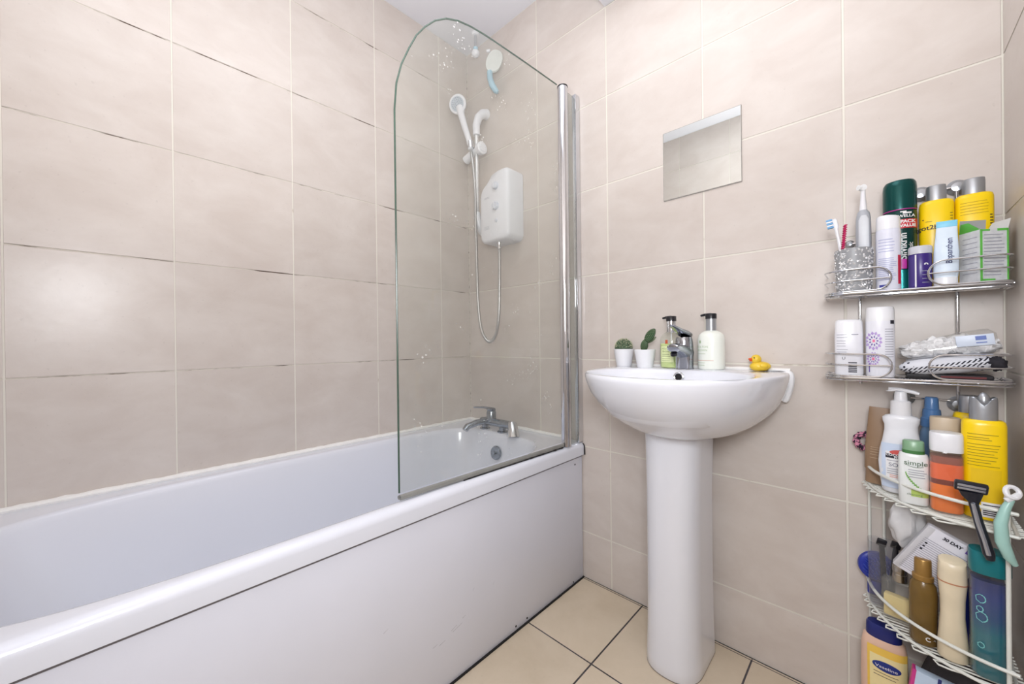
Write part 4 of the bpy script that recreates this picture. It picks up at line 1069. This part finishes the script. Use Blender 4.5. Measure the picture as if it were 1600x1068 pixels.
text(ct2, 'cleansing', .0062, .001, .022, GI, lambda x, z: s12(x, z) - .0004)
bs = thing('blue_spray_bottle', 'blue spray bottle with a stepped blue cap behind the white cap', 'bottle', (1.633, -.050, ZA))
BLU = pm('steel_blue', (82, 124, 176), .3)
make('bottle_body', bottle([(0, .034, .030, 2.2), (.004, .040, .034, 2.2), (.110, .040, .034, 2.2), (.135, .036, .032, 2.1), (.150, .028, .028, 2)], 26), pm('dusty_blue', (104, 134, 168), .35), bs)
make('cap', cyl([(.148, .0175), (.166, .0170), (.168, .0150), (.185, .0140), (.187, .0115), (.210, .0105), (.213, .009), (.2135, 0)], 24), BLU, bs)
tn = thing('tan_cap_bottle', 'tan topped bottle standing behind the orange cleanser bottle', 'bottle', (1.648, -.1075, ZA))
make('bottle_body', bottle([(0, .040, .030, 2.6), (.004, .043, .033, 2.7), (.140, .043, .033, 2.7), (.142, .042, .032, 2.7)], 28), pm('beige_bottle', (206, 188, 164), .4), tn)
make('cap', bottle([(.142, .044, .034, 2.7), (.176, .044, .034, 2.7), (.179, .042, .032, 2.7), (.180, .034, .026, 2.5)], 28), pm('tan_cap', (196, 178, 154), .4), tn)
og = thing('orange_cleanser_bottle', 'two-tone orange cleanser bottle with a white cap on the shelf', 'bottle', (1.6450, -.157, ZA))
og.scale = (1, 1, .98)
make('bottle_shell', bottle([(0, .042, .036, 3), (.003, .0465, .040, 3.2), (.118, .0465, .040, 3.2), (.124, .042, .036, 3)], 32), clear_mat('clear_pink_bottle', (.96, .90, .88), .07, (.8, .7, .66)), og)
make('lower_liquid', bottle([(.0015, .041, .035, 3), (.004, .0445, .038, 3.2), (.056, .0445, .038, 3.2)], 28), pm('orange_liquid', (255, 138, 48), .2, sss=.2), og)
make('dark_band', bottle([(.0562, .0447, .0382, 3.2), (.066, .0447, .0382, 3.2)], 28), pm('maroon_band', (124, 52, 36), .3), og)
make('upper_liquid', bottle([(.0662, .0445, .038, 3.2), (.098, .0445, .038, 3.2)], 28), pm('coral_liquid', (240, 116, 66), .2, sss=.2), og)
make('shoulder_liquid', bottle([(.0982, .0445, .038, 3.2), (.112, .044, .0375, 3.2)], 28), pm('brownish_pink_liquid', (150, 90, 76), .25), og)
make('cap', bottle([(.122, .0455, .039, 3), (.126, .046, .0395, 3), (.156, .0455, .039, 3), (.159, .043, .037, 3), (.160, .034, .03, 2.6)], 30), WHITEPL, og)
yb, s13 = yellow_bottle('yellow_shampoo_bottle', 'large yellow shampoo bottle with a silver scooped cap on the white shelf', 1.6935, -.150, ZA, .0565, .038, .187, .036, .044, notch=True)
OLV = pm('olive_small_print', (150, 130, 16), .6)
printlines(yb, -.022, .020, [.160, .154, .150, .141, .135, .130, .124, .119, .112, .107, .101], s13, OLV, .0011, jit=.4)
make('lower_panel', patch(-.018, .019, .030, .096, s13, .0003, 10), pm('duller_yellow', (232, 194, 12), .5), yb)
make('barcode_panel', patch(-.006, .022, .006, .034, s13, .0005, 8), WINK, yb)
make('barcode', join(*[patch(-.004, .020, .010 + .0036 * k, .0118 + .0036 * k, s13, .0008, 6) for k in range(6)]), INK, yb, smooth=False)
yc_, _ = yellow_bottle('yellow_shampoo_bottle', 'yellow bottle with a grey cap half hidden behind the large yellow bottle', 1.688, -.055, ZA, .050, .034, .186, .034, .036)

# razors hooked on the front
rz = thing('black_safety_razor', 'black and silver razor hanging over the upper shelf rail', 'razor', (0, 0, 0))
RB = pm('razor_black', (26, 28, 40), .3); RS = pm('razor_silver', (176, 182, 196), .22, metal=.8)
h0 = Vector((1.667, -.243, .676))
hd = make('razor_head', xf(rbox(.040, .010, .019, .003), tuple(h0), (.35, .05, 0)), RB, rz)
for k in (0, 1):
    make('blade', xf(rbox(.033, .002, .0042, .0004, (0, -.0054, .0045 - .0062 * k)), tuple(h0), (.35, .05, 0)), RS, hd)
neck = [h0 + Vector((0, .002, -.010)), h0 + Vector((.002, .003, -.022)), Vector((1.672, -.2385, .644))]
make('neck', loft([sring(.030, .008, h0.z - .009, 3, 16, h0.x, h0.y), sring(.024, .008, h0.z - .018, 3, 16, h0.x + .001, h0.y + .002), sring(.011, .009, h0.z - .030, 2.4, 16, h0.x + .004, h0.y + .003)]), RB, rz)
hpts = [Vector((1.670, -.240, .648)), Vector((1.676, -.238, .615)), Vector((1.683, -.236, .585)), Vector((1.688, -.234, .560)), Vector((1.690, -.233, .550))]
make('handle', tube(hpts, [.0062, .0062, .0068, .0078, .0055], 12), RB, rz)
make('handle_inlay', tube([p + Vector((-.0008, -.0045, 0)) for p in hpts[:-1]], [.0030, .0034, .0034, .004], 8), RS, rz)
tz = thing('pale_green_razor', 'pale green razor with a white looped head at the shelf post', 'razor', (0, 0, 0))
PG = pm('aqua_plastic', (164, 206, 198), .3)
make('handle', tube([(1.7125, -.236, .664), (1.706, -.240, .648), (1.700, -.243, .622), (1.7015, -.244, .59), (1.709, -.242, .565), (1.716, -.238, .553)], [.0048, .0062, .0082, .0088, .0072, .004], 12), PG, tz)
make('razor_head', join(xf(tube([(.0085 * math.cos(a), .004 * math.sin(a), .0085 * math.sin(a)) for a in [2 * PI * i / 20 for i in range(20)]], .0036, 8, True), (1.7135, -.238, .677), (0, .3, .3)), xf(rbox(.022, .007, .008, .002), (1.7135, -.240, .669), (0, -.7, .2))), WHITEPL, tz)

# tier two
wt = thing('crumpled_plastic_bag', 'crumpled translucent white plastic bag under the upper tier', 'bag', (1.590, -.115, .535))
make('film', ball(.028, .022, .050, (0, 0, .006), 32, 20, lumpy(1.9, .35, 4)), pm('milky_film', (222, 222, 224), .35, alpha=.8, bump=.5, bscale=40), wt)
lf = thing('printed_leaflet_box', 'tilted white leaflet box of small print under the upper tier', 'box', (1.634, -.146, .492), 0, rot=(.12, math.radians(27), 0))
make('carton_body', rbox(.086, .014, .118, .001, (0, 0, 0)), pm('leaflet_white', (226, 226, 236), .6), lf)
printlines(lf, -.037, .036, [-.052 + .0046 * k for k in range(19)], lambda x, z: -.0070, pm('leaflet_grey', (160, 160, 176), .6), .0012, jit=.1)
text(lf, '30 DAY', .0085, -.004, .049, INK, lambda x, z: -.0072, bold=.0004)
make('purple_bar', patch(.016, .040, .044, .052, lambda x, z: -.0070, .0005, 2), pm('purple_print', (110, 84, 176), .5), lf, smooth=False)
make('grey_end', rbox(.012, .0145, .116, .0005, (-.0385, .0002, 0)), pm('leaflet_end_grey', (206, 206, 212), .6), lf)  # left end strip, greyer than the rest of the box
make('bullet', join(*[rbox(.0035, .0006, .0035, 0, (-.030, -.0074, z)) for z in (.022, .014, .006)]), INK, lf)
sb2 = thing('blue_scalp_brush', 'round royal blue scrubbing brush at the left of the lower tier', 'brush', (1.540, -.024, ZB_ + .072), 0)
make('disc', xf(cyl([(-.006, .030), (-.002, .034), (.006, .034), (.010, .028), (.011, 0)], 36), (0, 0, 0), (PI / 2, 0, .35)), pm('royal_blue', (34, 52, 160), .35), sb2)
pins = []
for i in range(60):
    a = i * 2.4; r_ = .028 * math.sqrt(i / 60)
    pins.append(xf(cyl([(.010, .0014), (.019, .0009)], 6), (r_ * math.cos(a), r_ * math.sin(a), 0)))
make('rubber_pins', xf(join(*pins), (0, 0, 0), (PI / 2, 0, .35)), pm('pin_blue', (60, 84, 190), .4), sb2)['kind'] = 'stuff'
make('foot', rbox(.030, .014, .034, .004, (0, 0, -.054)), pm('royal_blue', (34, 52, 160), .35), sb2)
cc2 = thing('clear_plastic_cup', 'clear plastic tub holding black combs beside the blue brush', 'cup', (1.551, -.062, ZB_))
make('cup', loft([sring(.040, .036, 0, 3), sring(.044, .040, .004, 3), sring(.050, .046, .150, 3), sring(.047, .043, .150, 3), sring(.041, .037, .006, 3)], True, True), clear_mat('clear_tub', (.93, .93, .94), .05, (.8, .8, .8)), cc2)
cm = thing('black_comb', 'pair of black combs sticking up in the clear plastic tub', 'comb', (0, 0, 0))
for (xa, xb, ya) in ((1.556, 1.551, -.062), (1.566, 1.575, -.058)):
    o_ = make('comb_handle', join(xf(rbox(.010, .006, .118, .002), ((xa + xb) / 2, ya, ZB_ + .085), (0, (xb - xa) / .12, 0)), xf(rbox(.017, .007, .016, .002), (xb, ya, ZB_ + .146), (0, .2, 0))), BLACKPL, cm)
pf = thing('square_perfume_bottle', 'square glass perfume bottle of yellow liquid with a silver cap', 'bottle', (1.576, -.103, ZB_), math.radians(-12))
make('glass', rbox(.050, .024, .088, .004, (0, 0, .0442), 3), clear_mat('perfume_glass', (.95, .95, .94), .10, (.8, .8, .78)), pf)
make('perfume', rbox(.043, .018, .046, .002, (0, 0, .029)), pm('yellow_perfume', (232, 212, 150), .2, sss=.2), pf)
make('cap', xf(cyl([(.088, .0128), (.104, .0128), (.105, .0115), (.107, .0115), (.108, .0126), (.121, .0126), (.123, .011), (.123, 0)], 24), (.004, 0, 0)), pm('brushed_nickel', (176, 170, 160), .25, metal=1), pf)
gd = thing('gold_oil_bottle', 'golden brown oil bottle with a gold cap between perfume and cream bottles', 'bottle', (1.612, -.152, ZB_))
make('bottle_body', bottle([(0, .036, .036, 2.1), (.003, .041, .041, 2.1), (.100, .042, .042, 2.1), (.118, .038, .038, 2), (.128, .026, .026, 2)], 28), pm('amber_brown', (112, 86, 38), .25, var=.12, nscale=30), gd)
make('cap', cyl([(.126, .0140), (.128, .0160), (.136, .0160), (.138, .0130), (.168, .0125), (.170, .011), (.170, 0)], 24), pm('matt_gold', (160, 124, 66), .35, metal=.5), gd)
s14 = ell(.0424, .0424, 2.1)
make('print_mark', tube([(.006 + .0035 * math.cos(a), s14(.006, 0) - .0004 + .0005, .016 + .0035 * math.sin(a)) for a in [PI * (.3 + 1.5 * i / 12) for i in range(13)]], .0008, 6), WINK, gd)
text(gd, 'e', .007, .0145, .0155, WINK, s14, bold=.0002)
cr_ = thing('cream_shampoo_bottle', 'slim waisted cream coloured bottle with a scooped cap', 'bottle', (1.650, -.174, ZB_))
cr_.scale = (1, 1, .975)
CRM = pm('cream_plastic', (226, 212, 184), .32)
make('bottle_body', bottle([(0, .038, .034, 2.3), (.003, .0415, .037, 2.3), (.03, .041, .037, 2.3), (.085, .033, .031, 2.2), (.120, .034, .032, 2.2), (.152, .039, .036, 2.3), (.154, .0385, .0355, 2.3)], 30), CRM, cr_)
V_, F_ = bottle([(.1545, .0395, .0365, 2.3), (.180, .0385, .0355, 2.3), (.196, .037, .034, 2.3), (.199, .030, .028, 2.3)], 30)
make('cap', ([(x, y, z - (.010 * max(0, -y / .018) if z > .19 else 0)) for x, y, z in V_], F_), CRM, cr_)
make('copper_line', bottle([(.1525, .0398, .0368, 2.3), (.1550, .0398, .0368, 2.3)], 30), pm('copper_line', (190, 130, 96), .4), cr_)
bb = thing('navy_bottle', 'dark blue bottle mostly hidden between cream and teal bottles', 'bottle', (1.671, -.110, ZB_))
make('bottle_body', bottle([(0, .040, .030, 2.4), (.004, .044, .034, 2.4), (.13, .044, .034, 2.4), (.15, .030, .026, 2.2), (.165, .022, .022, 2)], 26), pm('deep_blue', (28, 40, 130), .3), bb)
make('cap', cyl([(.164, .012), (.18, .012), (.182, .010), (.182, 0)], 18), pm('crimson_cap', (150, 30, 50), .4), bb)
tl_ = thing('teal_shower_gel_bottle', 'large teal to blue clear bottle with a flat teal cap', 'bottle', (1.6945, -.186, ZB_))
def teal_mat():
    m = bpy.data.materials.new('blue_teal_gel'); m.use_nodes = True
    nt = m.node_tree; b = nt.nodes['Principled BSDF']; b.inputs['Roughness'].default_value = .15; b.inputs['Coat Weight'].default_value = .5
    tc = nt.nodes.new('ShaderNodeTexCoord'); s = nt.nodes.new('ShaderNodeSeparateXYZ'); nt.links.new(tc.outputs['Object'], s.inputs[0])
    mr = nt.nodes.new('ShaderNodeMapRange'); mr.inputs['From Max'].default_value = .2; nt.links.new(s.outputs[2], mr.inputs['Value'])
    r = nt.nodes.new('ShaderNodeValToRGB'); e = r.color_ramp.elements
    e[0].position = 0; e[0].color = lin((0, 104, 116)); e[1].position = 1; e[1].color = lin((40, 44, 84))
    for p, c in ((.40, (0, 108, 124)), (.56, (16, 70, 120)), (.75, (36, 58, 124))):
        q = e.new(p); q.color = lin(c)
    nt.links.new(mr.outputs[0], r.inputs['Fac']); nt.links.new(r.outputs[0], b.inputs['Base Color'])
    return m
make('gel', bottle([(0, .042, .036, 2.5), (.004, .0475, .041, 2.6), (.178, .0475, .041, 2.6)], 32), teal_mat(), tl_)
make('bottle_shell', bottle([(-.0002, .044, .038, 2.5), (.004, .050, .043, 2.6), (.186, .050, .043, 2.6), (.192, .048, .041, 2.6)], 32), clear_mat('clear_gel_bottle', (.95, .96, .97), .03), tl_)
make('cap', bottle([(.190, .050, .043, 2.6), (.192, .0515, .0445, 2.6), (.226, .0515, .0445, 2.6), (.2295, .049, .042, 2.6), (.2305, .04, .034, 2.5)], 32), pm('teal_cap', (12, 112, 120), .3), tl_)
s15 = ell(.0506, .0436, 2.6)
AQ = pm('aqua_print', (130, 206, 206), .4)
for (cx_, cz_, r_) in ((-.013, .145, .006), (-.014, .126, .004), (-.012, .112, .007), (-.013, .06, .004)):
    P3 = [(cx_ + r_ * math.cos(a), s15(cx_ + r_ * math.cos(a), 0) - .0004, cz_ + r_ * 1.3 * math.sin(a)) for a in [2 * PI * i / 9 * 1.4 + cx_ * 90 for i in range(10)]]
    make('print_mark', tube(P3, .0006, 5), AQ, tl_)

# tier three
va = thing('body_lotion_bottle', 'yellow and peach lotion bottle with a navy cap on the lowest tier', 'bottle', (1.553, -.075, ZC), math.radians(-6))
va.scale = (1.08, 1, .85)
PEA = pm('peach_plastic', (228, 192, 170), .35)
make('bottle_body', bottle([(0, .064, .040, 2.6), (.004, .070, .044, 2.7), (.14, .074, .046, 2.7), (.22, .072, .044, 2.6), (.245, .066, .040, 2.5), (.252, .056, .036, 2.4)], 34), PEA, va)
make('cap', bottle([(.250, .055, .037, 2.5), (.253, .057, .039, 2.5), (.280, .0555, .0375, 2.5), (.286, .050, .033, 2.4), (.287, .03, .02, 2.2)], 30), pm('navy_cap', (24, 36, 110), .3), va)
s16 = ell(.0745, .0465, 2.7)
make('yellow_panel', patch(-.024, .036, .10, .232, s16, .0004, 16, 3), pm('butter_yellow', (240, 200, 88), .4), va)
make('cream_panel', patch(-.020, .036, .10, .212, s16, .0008, 16, 2), pm('pale_cream_print', (240, 224, 166), .4), va)
make('navy_oval', ov_patch(.006, .186, .022, .013, s16, .0013), pm('navy_oval', (30, 50, 130), .4), va, smooth=False)
text(va, 'Vaseline', .0105, .006, .186, WINK, lambda x, z: s16(x, z) - .004)
printlines(va, -.014, .026, [.166, .158], lambda x, z: s16(x, z) - .0009, INK, .0014)
gb = thing('dark_grey_bag', 'dark grey folded bag at the back of the lowest tier', 'bag', (1.672, -.066, ZC))
make('bag_body', ball(.064, .044, .125, (0, 0, .118), 30, 20, lumpy(2.2, .16, 9)), pm('charcoal_fabric', (58, 54, 58), .8, bump=.4, bscale=60), gb)
lb = thing('pale_blue_pack', 'pale blue packet with a magenta edge on the lowest tier', 'packet', (1.606, -.135, ZC), 0, rot=(0, .12, 0))
make('packet', rbox(.068, .020, .205, .003, (0, 0, .103)), pm('pack_blue', (196, 214, 236), .4), lb)
make('magenta_edge', rbox(.006, .0206, .205, .001, (-.0315, 0, .103)), pm('pack_magenta', (206, 60, 140), .4), lb)
make('navy_mark', rbox(.005, .0006, .03, 0, (.004, -.0105, .195)), pm('pack_navy', (40, 50, 120), .4), lb)

for o_ in (y1, y2): o_['group'] = 'yellow styling bottles on the chrome rack'
for o_ in (yb, yc_): o_['group'] = 'yellow shampoo bottles on the white shelf'
for o_ in (p1, p2): o_['group'] = 'potted cacti on the basin'
for o_ in (b1, b2): o_['group'] = 'soap pump bottles on the basin'
